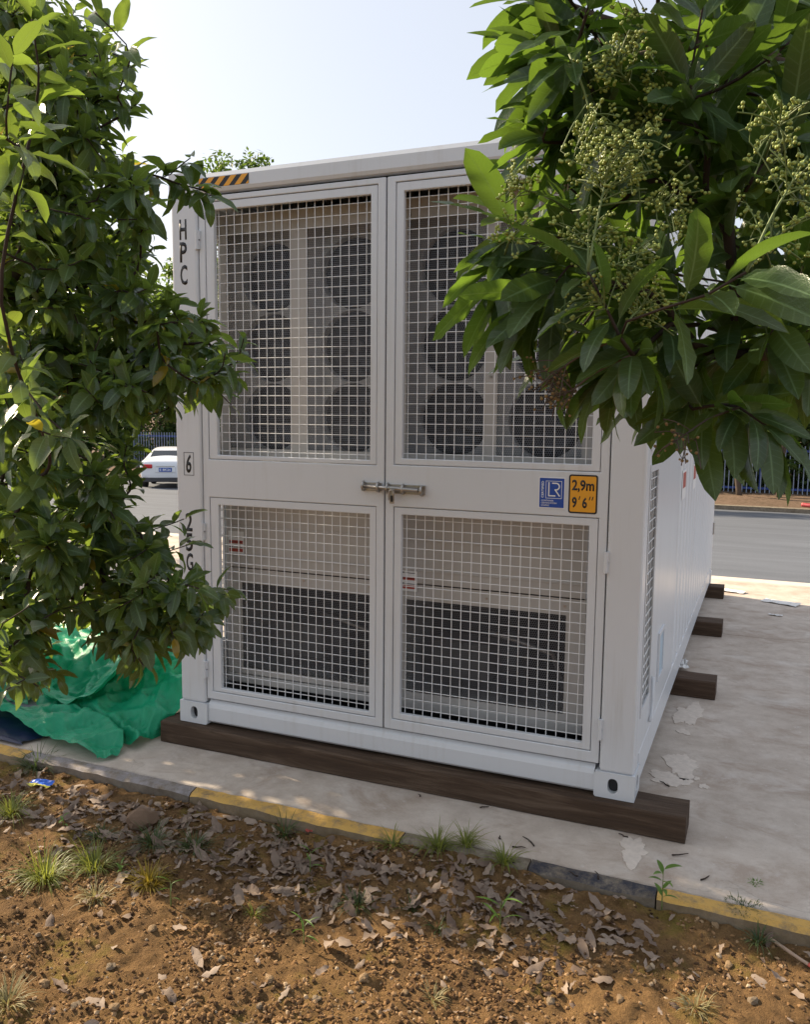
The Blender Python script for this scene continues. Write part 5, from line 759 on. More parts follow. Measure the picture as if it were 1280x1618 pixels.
sleeper(-.12, 2.575, 5.19, 5.38, 'farthest timber sleeper under the rear end of the container', 27)

# ================================================================== TARPAULIN
def cr(p0, p1, p2, p3, t):
    return .5*((2*p1)+(p2-p0)*t+(2*p0-5*p1+4*p2-p3)*t*t+(3*p1-p0-3*p2+p3)*t*t*t)
def resample(row, n):
    k = len(row)-1; o = []
    for i in range(n+1):
        u = i/n*k; a = min(int(u), k-1); t = u-a
        g = lambda q: Vector(row[max(0, min(k, q))])
        o.append(cr(g(a-1), g(a), g(a+1), g(a+2), t))
    return o
def loft(rows, nu, nv, wr, seed):
    rs = [resample(r, nu) for r in rows]
    cols = [resample([r[i] for r in rs], nv) for i in range(nu+1)]
    vs = []
    for j in range(nv+1):
        for i in range(nu+1):
            p = cols[i][j]
            d = Vector((noise.noise(p*7+Vector((seed, 0, 0))), noise.noise(p*7+Vector((0, seed, 5))), noise.noise(p*7+Vector((3, 0, seed)))))*wr
            rg = lambda k, o: 1-abs(noise.noise(Vector((p.x*k+p.y*k*.5+o, p.y*k*1.3-p.x*k*.3, p.z*k+seed*3.3))))*2.6
            d2 = rg(3.2, 0)*2.0+rg(7, 4)*1.1+rg(17, 9)*.34
            q = p+d+Vector((.25, -.35, 1))*d2*wr
            q.z = max(q.z, .004+seed*.0004); vs.append(tuple(q))
    fs = [(j*(nu+1)+i, j*(nu+1)+i+1, (j+1)*(nu+1)+i+1, (j+1)*(nu+1)+i) for j in range(nv) for i in range(nu)]
    return vs, fs
tr = empty('tarpaulin', (-.7, .2, 0), 'crumpled green woven tarpaulin heaped beside the container', 'tarpaulin')
for i, rows in enumerate(TARP_ROWS):
    vs, fs = loft([[Vector(p)-Vector((-.7, .2, 0)) for p in r] for r in rows], 110, 110, (.018, .022, .014, .022)[i], i+1)
    MB().add(vs, fs).build(('front_flap', 'spread_sheet', 'curled_fold', 'rear_heap')[i], TARP, tr, smooth=True)
vs, fs = loft([[(-2.2,-.34,.03),(-1.6,-.36,.04),(-1.1,-.38,.035),(-.75,-.40,.012)], [(-2.2,-.40,.01),(-1.6,-.42,.02),(-1.1,-.42,.008),(-.72,-.425,.004)]][::-1] + [[(-2.2,-.2,.05),(-1.6,-.22,.05),(-1.1,-.25,.04),(-.7,-.28,.02)], [(-2.2,.2,.01),(-1.6,.2,.01),(-1.1,.1,.01),(-.7,.0,.01)]], 24, 18, .006, 6)
tag(MB().add(vs, fs).build('plastic_sheet', NAVY, smooth=True), 'dark blue plastic sheet lying under the green tarpaulin by the kerb', 'plastic sheet')

# ================================================================== CAR
def car(loc, ang):
    c = empty('parked_car', loc, 'white sedan seen from behind with red tail lamps and blue plate', 'car'); c.rotation_euler = (-.03, 0, ang); c.scale = (.92, .92, .92)
    # y forward, rear at y=0; cross sections from rear to front: (y, z_bottom, z_belt, half width, z_top, half width top)
    sec = [(0, .42, .78, .78, .84, .66), (.06, .30, .86, .86, .96, .76), (.30, .26, .90, .90, 1.03, .78), (.75, .24, .92, .91, 1.06, .74), (1.25, .22, .94, .915, 1.34, .60), (1.75, .22, .94, .92, 1.45, .57),
           (2.5, .22, .94, .92, 1.46, .57), (3.0, .22, .93, .92, 1.36, .60), (3.55, .22, .92, .91, 1.02, .72), (4.1, .24, .84, .89, .90, .70), (4.5, .28, .70, .82, .76, .62), (4.62, .36, .58, .70, .62, .5)]
    def ringp(s):
        y, zb, zs, hw, zt, ht = s
        h = [(hw*.86, zb), (hw*.97, zb+.12), (hw, (zb+zs)/2+.08), (hw*.985, zs), (ht+.03, zt-(zt-zs)*.12), (ht*.8, zt), (0, zt+.012)]
        return [(x, y, z) for x, z in h] + [(-x, y, z) for x, z in h[-2::-1]]
    vs = []; 
    for s in sec: vs += ringp(s)
    k = 13; n = len(sec); fs = [(i*k+j, i*k+j+1, (i+1)*k+j+1, (i+1)*k+j) for i in range(n-1) for j in range(k-1)]
    fs += [(i*k+k-1, i*k, (i+1)*k, (i+1)*k+k-1) for i in range(n-1)] + [tuple(range(k)), tuple((n-1)*k+j for j in range(k))[::-1]]
    b = MB().add(vs, fs).build('body', CARW, c, smooth=True, fix=True)
    sd = b.modifiers.new('s', 'SUBSURF'); sd.levels = sd.render_levels = 2
    MB().add([(-.60,.72,1.075),(.60,.72,1.075),(.52,1.20,1.325),(-.52,1.20,1.325)], [(0,1,2,3)]).build('rear_window', GLASS, c)
    for s in (-1, 1):
        MB().add([(s*.84,.9,1.0),(s*.84,3.3,1.0),(s*.66,2.8,1.33),(s*.64,1.35,1.33)], [(0,1,2,3)]).build('side_window', GLASS, c)
        lm = MB(); xa, xb = sorted((s*.44, s*.76)); lm.box(xa, xb, -.035, .10, .72, .86); lm.build('tail_lamp', LAMP, c, bevel=.03, seg=3, smooth=True)
        for y in (.95, 3.65):
            wv = MB(); xa, xb = sorted((s*.70, s*.91)); wv.tube([(xa, y, .31), (xa+.03, y, .31), (xb-.03, y, .31), (xb, y, .31)], [.27, .31, .31, .27], 28)
            wh = wv.build('wheel', TYRE, c, smooth=True)
            MB().tube([(s*.905, y, .31), (s*.918, y, .31)], .19, 20).build('rim', CHROME, wh)
    MB().box(-.80, .80, .02, .2, .24, .40).build('lower_bumper', plain('grey_bumper_plastic', (.05, .05, .055), .6), c, bevel=.03)
    pl = MB().box(-.22, .22, -.045, -.03, .60, .74).build('number_plate', BLUEP, c)
    MB().box(-.34, .34, -.030, .05, .58, .76).build('plate_recess', CARW, c, bevel=.01)
    MB().box(-.32, .32, -.035, .03, .775, .80).build('trim_bar', CHROME, c, bevel=.005)
    text_mesh('E 8K26', -.19, .19, .63, .71, -.046, WHITEP, 'lettering', pl, 0, .02)
car(CAR_LOC, CAR_ANG)

# ================================================================== FENCE
fy = 26.4
fn = empty('fence', (-6, fy, verge_h(0, fy)-.08), 'pale paling fence with blue rails along the far side of the road', 'fence')
pale = MB().box(-.014, .014, -.012, .012, 0, 1.62).mesh('pale', FENCEW)
x = -23.0
while x < 8.4:
    link('pale', pale, None, fn, (x+6, 0, 0)); x += .14
for z in (.18, 1.42): boxpart('rail', FENCEB, fn, -17.1, 14.5, .014, .05, z, z+.07)
pst = MB().box(-.035, .035, .052, .12, -.1, 1.75).mesh('post', FENCEB)
for i in range(12): link('post', pst, None, fn, (-17+i*2.86, 0, 0))

# ================================================================== TREES
def leaf_mesh(L, W, curl, fold, n, seed, mat, name='leaf', tipw=.5, wave=.0, petiole=.06):
    rr = random.Random(seed); V = []; z0 = 0; y0 = 0; a = curl*.15
    ys = [i/n for i in range(n+1)]; pts = []
    y = 0; z = 0; ang = rr.uniform(.0, .15)
    for i in range(n+1):
        pts.append((y, z)); y += cos(ang)/n; z += sin(ang)/n; ang -= curl/n
    for i, t in enumerate(ys):
        wd = (t**.62)*((1-t)**(.62*tipw+.25))*1.9 if 0 < t < 1 else .02
        wd = max(.015, wd)*W/2/1.05
        py, pz = pts[i]; wv = wave*sin(i*2.1+seed)
        V += [(-wd, py*L, pz*L+wd*fold+wv*wd), (0, py*L, pz*L), (wd, py*L, pz*L+wd*fold-wv*wd)]
    Fq = []
    for i in range(n):
        b = i*3; Fq += [(b, b+1, b+4, b+3), (b+1, b+2, b+5, b+4)]
    if petiole:
        V = [(vx, vy+petiole*L, vz) for vx, vy, vz in V]; q = len(V)
        V += [(-.006*L, 0, -.01*L), (.006*L, 0, -.01*L), (.008*L, petiole*L*1.3, 0.001*L), (-.008*L, petiole*L*1.3, .001*L)]; Fq.append((q, q+1, q+2, q+3))
    me = MB().add(V, Fq).mesh(name, mat, smooth=True)
    k = 3*(n+1); ac = [0.0 if i < k and i % 3 == 1 else 1.0 if i < k else 0.0 for i in range(len(V))]; al = [(i//3)/n if i < k else 0.0 for i in range(len(V))]
    for nm, dat in (('across', ac), ('along', al)): me.attributes.new(nm, 'FLOAT', 'POINT').data.foreach_set('value', dat)
    return me
def orient(pos, d, up, s, roll):
    d = d.normalized(); n = up-d*up.dot(d)
    n = n.normalized() if n.length > 1e-4 else d.orthogonal().normalized()
    x = d.cross(n); M = Matrix((x, d, n)).transposed().to_4x4()
    M = Matrix.Translation(pos) @ M @ Matrix.Rotation(roll, 4, 'Y') @ Matrix.Diagonal((s, s, s, 1)); return M
def in_view(p):
    d = p-CAM; z = d.dot(FW)
    if z < .2: return 0
    u = d.dot(RT)/z*1343.7; v = d.dot(UP)/z*1343.7
    return z if abs(u) < 660 and abs(v) < 830 else 0
def grow(trunks, tips, rr, bend=.25):
    """skeleton nodes [pos,parent,pathlen]; every tip is joined to the nearest suitable node"""
    nodes = []
    for tk in trunks:
        p = resample(tk, max(4, int(sum((Vector(a)-Vector(b)).length for a, b in zip(tk, tk[1:]))/.09)))
        start = len(nodes)
        for i, q in enumerate(p):
            if i == 0 and nodes:
                par = min(range(len(nodes)), key=lambda k: (nodes[k][0]-q).length)
            else: par = len(nodes)-1 if i else -1
            nodes.append([q, par, (nodes[par][2]+(q-nodes[par][0]).length) if par >= 0 else 0])
    tn = len(nodes); root = [n[0] for n in nodes]; ends = []
    order = sorted(range(len(tips)), key=lambda i: min((Vector(tips[i])-q).length for q in root))
    for i in order:
        t = Vector(tips[i])
        par = min(range(len(nodes)), key=lambda k: (nodes[k][0]-t).length*1.0+.22*nodes[k][2]+(.25 if nodes[k][0].z > t.z+.15 else 0))
        a = nodes[par][0]; d = t-a; L = d.length; n = max(3, int(L/.05))
        pd = (a-nodes[nodes[par][1]][0]).normalized() if nodes[par][1] >= 0 else Vector((0,0,1))
        c1 = a+pd*L*bend+Vector((rr.uniform(-1,1), rr.uniform(-1,1), rr.uniform(0, .8)))*L*.10
        c2 = t-(d.normalized()+Vector((0, 0, rr.uniform(-.2, .5)))).normalized()*L*.3
        last = par
        for k in range(1, n+1):
            s = k/n; q = a*(1-s)**3+c1*3*s*(1-s)**2+c2*3*s*s*(1-s)+t*s**3
            nodes.append([q, last, nodes[last][2]+(q-nodes[last][0]).length]); last = len(nodes)-1
        ends.append(last)
    return nodes, ends, tn
def skin(nodes, ends, tn, mat_t, mat_b, parent, rt, pw, base):
    cnt = [0]*len(nodes)
    for e in ends:
        k = e
        while k >= 0: cnt[k] += 1; k = nodes[k][1]
    ch = {}
    for i, nd in enumerate(nodes): ch.setdefault(nd[1], []).append(i)
    used = set()
    mbt, mbb = MB(), {}
    def limb(i, par):
        while par >= tn: i, par = par, nodes[par][1]
        return i
    def rad(i): return rt*max(1, cnt[i])**pw
    roots = ch.get(-1, []); stack = [(r, -1) for r in roots]
    while stack:
        i, par = stack.pop(); line = [par] if par >= 0 else []; first = i
        while True:
            line.append(i); nx = ch.get(i, [])
            if not nx: break
            if first < tn and not any(q < tn for q in nx): stack += [(q, i) for q in nx]; break
            nx = sorted(nx, key=lambda q: (first < tn and q >= tn, -cnt[q])); stack += [(q, i) for q in nx[1:]]; i = nx[0]
        rr_ = [min(rad(q), rad(first)*1.05) for q in line]
        P = [nodes[q][0]-base for q in line]
        (mbt if first < tn else mbb.setdefault(limb(first, par), MB())).tube(P, rr_, 8 if first < tn else 5)
    if mbt.v: mbt.build('trunk', mat_t, parent, smooth=True)
    for b in mbb.values(): b.build('branch', mat_b, parent, smooth=True)
def put_leaves(L, variants, parent, mat, base, limit=300, name='leaf'):
    """L: list of (matrix, length, variant); the largest in view become objects, the rest one mesh"""
    sc = []
    for i, (M, ln, v) in enumerate(L):
        p = M.translation; z = in_view(p); sc.append((ln/z if z else 0, i))
    sc.sort(reverse=True); big = [i for s, i in sc[:limit] if s > 0]; bs = set(big)
    for i in big:
        M, ln, v = L[i]; o = link(name, variants[v], None, parent); o.matrix_local = Matrix.Translation(-base) @ M
    mb = MB(); cache = [([u.co.copy() for u in m.vertices], [tuple(p.vertices) for p in m.polygons]) for m in variants]; att = {'across': [], 'along': []}
    av = [{nm: [d.value for d in m.attributes[nm].data] for nm in att} for m in variants]
    for i, (M, ln, v) in enumerate(L):
        if i in bs: continue
        M2 = Matrix.Translation(-base) @ M; vs, fs = cache[v]; mb.add([M2 @ c for c in vs], fs)
        for nm in att: att[nm] += av[v][nm]
    if mb.v:
        fo = tag(mb.build('foliage', mat, parent, smooth=True), kind='stuff')
        for nm in att: fo.data.attributes.new(nm, 'FLOAT', 'POINT').data.foreach_set('value', att[nm])

def left_tree(base, trunks, tips, seed, label, n_leaf=12, size=(.058, .092), limit=300):
    rr = random.Random(seed); base = Vector(base)
    t = empty('broadleaf_tree', base, label, 'tree')
    var = [leaf_mesh(1, rr.uniform(.50, .66), rr.uniform(.3, 1.2), rr.uniform(.15, .5), 6, i, LEAF_L, tipw=.8, wave=rr.uniform(0, .25)) for i in range(8)]
    nodes, ends, tn = grow(trunks, tips, rr)
    skin(nodes, ends, tn, BARK, BARKD, t, .0016, .50, base)
    L = []
    for e in ends:
        path = []; k = e
        while k >= 0 and len(path) < 6: path.append(nodes[k][0]); k = nodes[k][1]
        tip = path[0]; tan = (path[0]-path[min(3, len(path)-1)]); tan = tan.normalized() if tan.length > 1e-5 else Vector((0,0,1))
        sh = max(0, tan.z); s0 = rr.uniform(*size); nl = rr.randint(n_leaf-2, n_leaf+2); ph = rr.uniform(0, 6.28)
        for q in range(nl):
            f = q/nl; u = f*(len(path)-1)*.9; a = int(u); pos = path[a].lerp(path[min(a+1, len(path)-1)], u-a)
            az = ph+(q//2)*1.57+(q % 2)*pi+rr.uniform(-.35, .35); o = tan.orthogonal().normalized(); o2 = tan.cross(o)
            rad = o*cos(az)+o2*sin(az); A = radians(28+50*min(1, f*2.2)+rr.uniform(-12, 12))
            d = tan*cos(A)+rad*sin(A)+Vector((0, 0, rr.uniform(-.45, .05)))
            ln = s0*rr.uniform(.75, 1.15)*(.8 if q < 2 else 1)
            up = (Vector((0, 0, 1))+Vector((rr.uniform(-.5, .5), rr.uniform(-.5, .5), 0))+tan*.3)
            L.append((orient(pos, d, up, ln, rr.uniform(-.5, .5)), ln, rr.randrange(8)))
    put_leaves(L, var, t, LEAF_L, base, limit)
    return t
left_tree((.33, -2.04, -.08), LEFT_TRUNKS, LEFT_TIPS, 21, 'leafy tree with small glossy leaves overhanging the left side and the tarpaulin')

def right_tree(base, trunks, tips, panicles, seed, label):
    rr = random.Random(seed); base = Vector(base)
    t = empty('flowering_tree', base, label, 'tree')
    var = [leaf_mesh(1, rr.uniform(.31, .43), rr.uniform(.15, .9), rr.uniform(.12, .45), 8, 50+i, LEAF_R, tipw=.55, wave=rr.uniform(0, .2), petiole=.1) for i in range(8)]
    nodes, ends, tn = grow(trunks, tips, rr)
    skin(nodes, ends, tn, BARK, BARKD, t, .0021, .5, base)
    L = []
    for e in ends:
        path = []; k = e
        while k >= 0 and len(path) < 5: path.append(nodes[k][0]); k = nodes[k][1]
        tan = (path[0]-path[min(3, len(path)-1)]); tan = tan.normalized() if tan.length > 1e-5 else Vector((0,0,1))
        tan = (tan+Vector((-.25, -.1, .02))).normalized()
        nl = rr.randint(8, 12); ph = rr.uniform(0, 6.28); s0 = rr.uniform(.10, .155)
        for q in range(nl):
            f = q/nl; u = f*(len(path)-1)*.55; a = int(u); pos = path[a].lerp(path[min(a+1, len(path)-1)], u-a)
            az = ph+q*2.4; o = tan.orthogonal().normalized(); rad = o*cos(az)+tan.cross(o)*sin(az)
            A = radians(22+42*f+rr.uniform(-10, 12)); d = tan*cos(A)+rad*sin(A)+Vector((0, 0, rr.uniform(-.75, .0)))
            ln = s0*rr.uniform(.8, 1.15); up = Vector((0, 0, 1))+Vector((rr.uniform(-.6, .6), rr.uniform(-.6, .6), 0))+tan*.2
            L.append((orient(pos, d, up, ln, rr.uniform(-.6, .6)), ln, rr.randrange(8)))
    put_leaves(L, var, t, LEAF_R, base, 300)
    ico = bmesh.new(); bmesh.ops.create_icosphere(ico, subdivisions=1, radius=1); IV = [v.co.copy() for v in ico.verts]; IF = [tuple(q.index for q in f.verts) for f in ico.faces]; ico.free()
    allp = [n[0] for n in nodes[tn:]]
    for (px, py, pz, size, dens, dry) in panicles:
        p = Vector((px, py, pz)); near = min(allp, key=lambda q: (q-p).length)
        d = p-near; ax = (d.normalized() if d.length > .01 else Vector((-.5, 0, .8)))+Vector((0, 0, rr.uniform(-.4, .3))); ax.normalize()
        stem, buds = MB(), MB(); a = near if d.length < .3 else p-ax*.06
        main = [a, a.lerp(p, .6)+Vector((0, 0, .006)), p, p+ax*size*.6]; stem.tube([q-base for q in resample(main, 8)], [.0022-.00012*i for i in range(9)], 5)
        nb = int(dens*8.5)
        for b in range(nb):
            s = .1+.9*b/nb; st = p.lerp(p+ax*size*.6, s)-ax*size*.25
            o = ax.orthogonal().normalized(); az = b*2.4+rr.uniform(-.4, .4); rad = o*cos(az)+ax.cross(o)*sin(az)
            ln = size*(1-.45*s)*rr.uniform(.6, 1.1); en = st+(rad*.85+ax*.55+Vector((0, 0, -.12))).normalized()*ln
            mid = st.lerp(en, .5)+Vector((0, 0, .08*ln)); bp = resample([st, mid, en], 5); stem.tube([q-base for q in bp], [.0011]*6, 4, False)
            for s2 in range(int(2.2*dens) if not dry else 3):
                q0 = bp[rr.randint(2, 5)]; r2 = Vector((rr.uniform(-1, 1), rr.uniform(-1, 1), rr.uniform(-.7, 1))).normalized(); q1 = q0+r2*rr.uniform(.007, .02)
                stem.tube([q0-base, q1-base], [.0006, .0005], 3, False)
                for b3 in range(3 if not dry else 1):
                    c = q1+Vector((rr.uniform(-1, 1), rr.uniform(-1, 1), rr.uniform(-1, 1)))*.0055*(b3 > 0)-base; r = rr.uniform(.0020, .0032)
                    buds.add([c+v*r for v in IV], IF)
        fc = stem.build('flower_cluster', STEM if not dry else BARK, t, smooth=True)
        tag(buds.build('bud', BUD if not dry else DRYBUD, fc, smooth=True), kind='stuff')
    return t
right_tree((3.76, -1.39, -.08), RIGHT_TRUNKS, RIGHT_TIPS, PANICLES, 5, 'tree with long drooping leaves and pale bud clusters hanging over the right side')

# trees beyond: crowns of many small leaf faces on a limbed trunk
def far_tree(x, y, zb, h, rw, lean, seed, label, nleaf=2600, ls=.16, group=None, low=.25, ly=0):
    rr = random.Random(seed); t = empty('background_tree', (x, y, zb), label, 'tree', group)
    top = Vector((lean, ly*.8+rr.uniform(-.2, .2)*(ly == 0), h*.8)); tk = MB()
    tk.tube(resample([(0,0,-.1), (lean*.25, ly*.25, h*.25), (lean*.7, ly*.55, h*.55), tuple(top)], 10), [max(.015, (.022+.012*h)*(1-i/11)) for i in range(11)], 8)
    cl = []
    for i in range(22):
        f = low+(1-low)*rr.random()**.9; a = rr.uniform(0, 6.28); rad = rw*sqrt(max(.05, 1-((f-.55)/.55)**2))*rr.uniform(.35, .95)
        c = Vector((lean*f+rad*cos(a), ly*f+rad*sin(a), h*f)); cl.append((c, rw*rr.uniform(.28, .5)))
        st = Vector((lean*f*.8, ly*max(.2, f-.25), h*max(.2, f-.25))); tk.tube(resample([st, st.lerp(c, .5)+Vector((0,0,.1)), c], 5), [.035-.005*k for k in range(6)], 5)
    tk.build('trunk', BARK, t, smooth=True)
    mb = MB()
    for i in range(nleaf):
        c, r = cl[rr.randrange(len(cl))]
        d = Vector((rr.gauss(0, 1), rr.gauss(0, 1), rr.gauss(0, .8))); d = d.normalized()*r*rr.random()**.45
        p = c+d; q = Vector((rr.gauss(0, 1), rr.gauss(0, 1), rr.gauss(-.3, .8))).normalized(); nrm = Vector((rr.gauss(0, .7), rr.gauss(0, .7), 1))
        s = q.cross(nrm); s = s.normalized() if s.length > 1e-4 else Vector((1,0,0)); l = ls*rr.uniform(.6, 1.2)
        mb.add([p, p+q*l*.5+s*l*.24, p+q*l, p+q*l*.5-s*l*.24], [(0,1,2,3)])
    tag(mb.build('crown', LEAF_B, t), kind='stuff')
for a in FAR_TREES: far_tree(*a)

# ================================================================== THINGS LYING ON THE SOIL
def lump(seed, n=1, flat=.7):
    bm = bmesh.new(); bmesh.ops.create_icosphere(bm, subdivisions=n, radius=1); rr = random.Random(seed); off = Vector((rr.uniform(0, 50),)*3)
    for v in bm.verts: v.co *= 1+.5*noise.noise(v.co*1.1+off)+.25*noise.noise(v.co*2.5+off)
    for v in bm.verts: v.co.z *= flat; v.co.x *= rr.uniform(.98, 1.02)
    me = bpy.data.meshes.new('stone'); bm.to_mesh(me); bm.free(); return me
LV = []
for i in range(6):
    me = lump(i, 1, .75); LV.append(([v.co.copy() for v in me.vertices], [tuple(p.vertices) for p in me.polygons])); bpy.data.meshes.remove(me)
mb = MB(); rr = random.Random(99); cnt = 0
while cnt < 20000:
    x = rr.uniform(-.9, 3.5); y = rr.uniform(-2.2, -.535)
    if not in_view(Vector((x, y, -.08))): continue
    dens = .35+.65*max(0, min(1, (-.75-y)/.5))
    dens *= max(.08, min(1, .5+1.1*fbm(x, y, 2.6, 3, 5.5)))
    if rr.random() > dens: continue
    cnt += 1; s = .0014+.0095*rr.random()**3.2; ex, ey, ez = rr.uniform(.6, 1.4), rr.uniform(.5, 1.1), rr.uniform(.6, 1.2); tl = rr.uniform(-.6, .6); vs, fs = LV[rr.randrange(6)]; a = rr.uniform(0, 6.28); ca, sa = cos(a), sin(a); z = soil_h(x, y)+s*.1
    mb.add([(x+(v.x*ex*ca-v.y*ey*sa)*s, y+(v.x*ex*sa+v.y*ey*ca)*s, z+(v.z*ez+v.x*tl)*s) for v in vs], fs)
def clod_mat():
    k = N('soil_clods'); r = island_rand(k); col = k.ramp(r, [(0, (.05, .03, .018)), (.35, (.14, .08, .04)), (.7, (.27, .155, .07)), (.93, (.34, .22, .12)), (1, (.42, .33, .23))]); k.bsdf(col, .95, 0, None, .15); return k.m
tag(mb.build('soil_crumbs', clod_mat()), 'loose crumbs of sandy brown soil and grit on the bed', 'soil', kind='stuff')
SM = []
for i in range(6):
    me = lump(20+i, 2, rr.uniform(.5, .75)); me.materials.append(STONE if i % 2 else STONEG); SM.append(me)
for i, (x, y, s) in enumerate(STONES):
    o = link('stone', SM[i % 6], None, None, (x, y, soil_h(x, y)+s*.25)); o.scale = (s, s*.8, s); o.rotation_euler = (rr.uniform(-.3, .3), rr.uniform(-.3, .3), rr.uniform(0, 6))
    tag(o, 'small rounded stone lying on the bare sandy soil', 'stone', 'small stones on the soil')
rk = lump(77, 2, .8); rk.materials.append(ROCK)
for v in rk.vertices: v.co.x *= 1.2
x, y = ROCKPOS; o = link('rock', rk, None, None, (x, y, soil_h(x, y)+.025)); o.scale = (.062, .05, .06); o.rotation_euler = (.25, -.35, .5)
tag(o, 'angular brown rock among dry leaves below the grey kerb', 'rock')
# dry leaves
DV = []
for i in range(12):
    q = random.Random(300+i)
    DV.append(leaf_mesh(1, q.uniform(.42, .66), q.choice((-1, 1))*q.uniform(.2, 1.3), q.choice((-1, 1))*q.uniform(.1, .55), 7, 300+i, LEAF_D, 'fallen_leaf', tipw=.8, wave=q.uniform(.1, .5), petiole=.12))
def litter_density(x, y):
    a = math.exp(-((y+.80)/.23)**2)*math.exp(-((x-1.2)/1.0)**2) + .55*math.exp(-((x-2.05)/.35)**2-((y+.70)/.14)**2) + .25*math.exp(-((x+.2)/.6)**2-((y+.85)/.25)**2) + .028
    return min(1, a)
LL = []; tries = 0
while len(LL) < 1150 and tries < 60000:
    tries += 1; x = rr.uniform(-1.0, 3.4); y = rr.uniform(-2.1, -.55)
    if not in_view(Vector((x, y, -.08))) or rr.random() > litter_density(x, y): continue
    ln = .026+.085*rr.random()**1.4; d = Vector((cos(a := rr.uniform(0, 6.28)), sin(a), rr.uniform(-.12, .15)))
    p = Vector((x, y, soil_h(x, y)+rr.uniform(.002, .014)))
    up = Vector((rr.uniform(-.4, .4), rr.uniform(-.4, .4), 1)); LL.append((orient(p-d.normalized()*ln*.5, d, up, ln, rr.uniform(-.4, .4)), ln, rr.randrange(12)))
sc = sorted(range(len(LL)), key=lambda i: -LL[i][1]/max(.2, (LL[i][0].translation-CAM).length)); mb = MB()
for n_, i in enumerate(sc):
    M, ln, v = LL[i]
    if n_ < 300:
        o = link('fallen_leaf', DV[v], None); o.matrix_world = M; tag(o, 'dry curled brown leaf lying on the soil below the kerb', 'leaf', 'fallen leaves on the soil bed')
    else: mb.add([M @ u.co for u in DV[v].vertices], [tuple(p.vertices) for p in DV[v].polygons])
tag(mb.build('leaf_litter', LEAF_D, smooth=True), 'scattered small dry leaf litter on the soil', 'leaf litter', kind='stuff')
# grass tufts
def blade(mb, p, d, L, wd, droop, n=5):
    side = Vector((-d.y, d.x, 0)); side = side.normalized() if side.length > 1e-4 else Vector((1, 0, 0)); q = Vector(p); dr = d.normalized(); b = len(mb.v); V = []
    for i in range(n+1):
        t = i/n; ww = wd*(1-t)**.7*.5+.0002; V += [q-side*ww, q+side*ww]; q = q+dr*L/n; dr = (dr+Vector((0, 0, -droop/n))).normalized()
    mb.add(V, [(2*i, 2*i+1, 2*i+3, 2*i+2) for i in range(n)])
MATS = dict(y=GRASS, d=GRASSD, p=GRASSP, g=GOLD, s=SPROUT)
def tuft(x, y, h, w, n, mk, label, cat='grass', z=None, wd=.0048, name='grass_tuft'):
    mb = MB(); q = random.Random(int(x*1000)+int(y*777)); zz = soil_h(x, y) if z is None else z
    for i in range(int(n*2.4)):
        a = q.uniform(0, 6.28); r = w*.45*q.random(); sp = q.uniform(.15, 1.5); L = h*1.3*q.uniform(.45, 1.2)
        blade(mb, (r*cos(a), r*sin(a), 0), Vector((cos(a)*sp, sin(a)*sp, 1)), L, wd*q.uniform(.6, 1.3), q.uniform(.8, 2.6))
    o = mb.build(name, MATS[mk], None, (x, y, zz-.004), smooth=True); tag(o, label, cat, 'grass tufts on the soil' if name == 'grass_tuft' else None)
for a in TUFTS: tuft(*a)
def seedling(x, y, h, n, L, wd, label, z=None, mat=SPROUT, lean=(0, 0), flat=.5):
    zz = soil_h(x, y) if z is None else z; s = empty('seedling', (x, y, zz), label, 'seedling'); q = random.Random(int(x*991)+int(h*1000))
    top = Vector((lean[0], lean[1], h)); st = resample([(0, 0, -.005), (lean[0]*.3, lean[1]*.3, h*.5), top], 6)
    MB().tube(st, [.0028-.0003*i for i in range(7)], 6).build('stem', STEM, s, smooth=True)
    lv = leaf_mesh(1, wd, .9, .35, 6, int(x*100), mat, tipw=1.0, petiole=.05)
    for i in range(n):
        f = .35+.65*i/max(1, n-1); p = st[min(6, int(f*6))]; a = i*2.4+q.uniform(-.3, .3); d = Vector((cos(a), sin(a), flat+q.uniform(-.2, .4)*1))
        o = link('leaf', lv, None, s); o.matrix_local = orient(p, d, Vector((0, 0, 1)), L*q.uniform(.75, 1.15), q.uniform(-.3, .3))
for a in SEEDLINGS: seedling(*a)
# litter
def crumple(name, cx, cy, z, sx, sy, h, seed, mats, split, ang, label, cat):
    n = 9; V = []; q = random.Random(seed)
    for j in range(n+1):
        for i in range(n+1):
            u, v = i/n-.5, j/n-.5; x = u*sx*(1+.15*q.uniform(-1, 1)*(i in (0, n))); y = v*sy
            V.append((x*cos(ang)-y*sin(ang), x*sin(ang)+y*cos(ang), h*(.6+.6*noise.noise(Vector((u*3.5+seed, v*3.5, seed)))+.25*noise.noise(Vector((u*9, v*9+seed, 0))))))
    mb = MB()
    for j in range(n):
        for i in range(n): mb.cm = 1 if split(i/n, j/n) else 0; mb.add([V[j*(n+1)+i], V[j*(n+1)+i+1], V[(j+1)*(n+1)+i+1], V[(j+1)*(n+1)+i]], [(0,1,2,3)])
    o = mb.build(name, mats, None, (cx, cy, z)); tag(o, label, cat); return o
x, y = WRAPPOS
crumple('wrapper', x, y, soil_h(x, y)+.004, .115, .075, .022, 3, [plain('blue_foil', (.015, .12, .62), .3), plain('yellow_foil', (.62, .58, .08), .3)], lambda u, v: v < .3-.2*u, .2, 'crumpled blue and yellow wrapper on the soil near the kerb', 'wrapper')
x, y = REDPOS
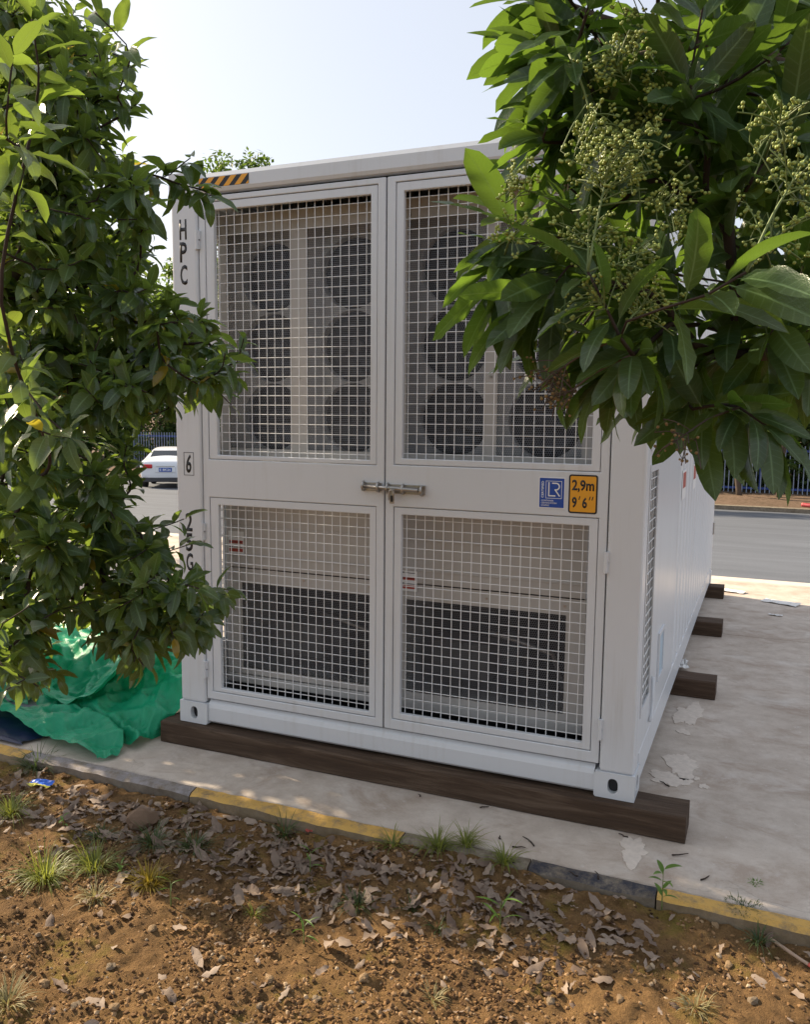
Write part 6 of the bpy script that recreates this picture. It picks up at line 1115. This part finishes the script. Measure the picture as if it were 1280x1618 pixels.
crumple('wrapper', x, y, soil_h(x, y)+.004, .028, .022, .012, 8, [REDP, REDP], lambda u, v: False, .6, 'tiny red scrap of packaging on the soil below the yellow kerb', 'wrapper')
crumple('paper_scrap', 3.10, 5.24, .002, .15, .34, .02, 12, [PAPER, PAPER], lambda u, v: False, 1.2, 'flat white paper scrap in the sunlit strip of concrete', 'paper')
crumple('paper_scrap', 3.05, 4.66, .002, .05, .12, .014, 15, [PAPER, PAPER], lambda u, v: False, 1.4, 'narrow white paper strip on the shaded concrete', 'paper')
crumple('paper_scrap', 2.62, 5.62, .002, .12, .30, .02, 18, [PAPER, PAPER], lambda u, v: False, 1.3, 'white paper scrap beside the farthest sleeper', 'paper')
crumple('plastic_scrap', 2.40, 2.62, .002, .10, .26, .05, 22, [PAPER, PAPER], lambda u, v: False, .2, 'torn white plastic scrap hanging out under the container side', 'plastic')
x, y = STICKPOS
so_ = MB().tube([(x-.09, y+.06, soil_h(x, y)+.03), (x, y, soil_h(x, y)+.018), (x+.12, y-.09, soil_h(x, y)+.015)], .006, 8).build('stick', plain('peeled_stick', (.42, .30, .22), .7), None, smooth=True); tag(so_, 'pale stick with a red end lying on the soil at the right', 'stick')
MB().tube([(x+.03, y-.022, soil_h(x, y)+.0175), (x+.13, y-.097, soil_h(x, y)+.0148)], .0072, 8).build('red_end', REDP, so_)
for i, (x, y, ln, a) in enumerate(TWIGS):
    q = random.Random(i+500); pts = [(x+ln*(t-.5)*cos(a)+q.uniform(-.006, .006), y+ln*(t-.5)*sin(a)+q.uniform(-.006, .006), .004+q.uniform(0, .004)) for t in (0, .33, .66, 1)]
    tag(MB().tube(pts, [.0035, .003, .0026, .0015], 5).build('twig', BARKD, None, smooth=True), 'thin dark twig lying on the concrete in front of the container', 'twig', 'twigs on the concrete')
tag(MB().tube(resample([(3.9, RY+.4, rz+.2), (4.4, RY+.2, rz+.19), (5.1, RY+.45, rz+.22), (6.2, RY+.2, rz+.2), (8.0, RY+.4, rz+.22)], 30), .06, 8).build('hose', plain('faded_red_hose', (.42, .06, .07), .5), None, smooth=True), 'faded red hose lying along the far edge of the road', 'hose')
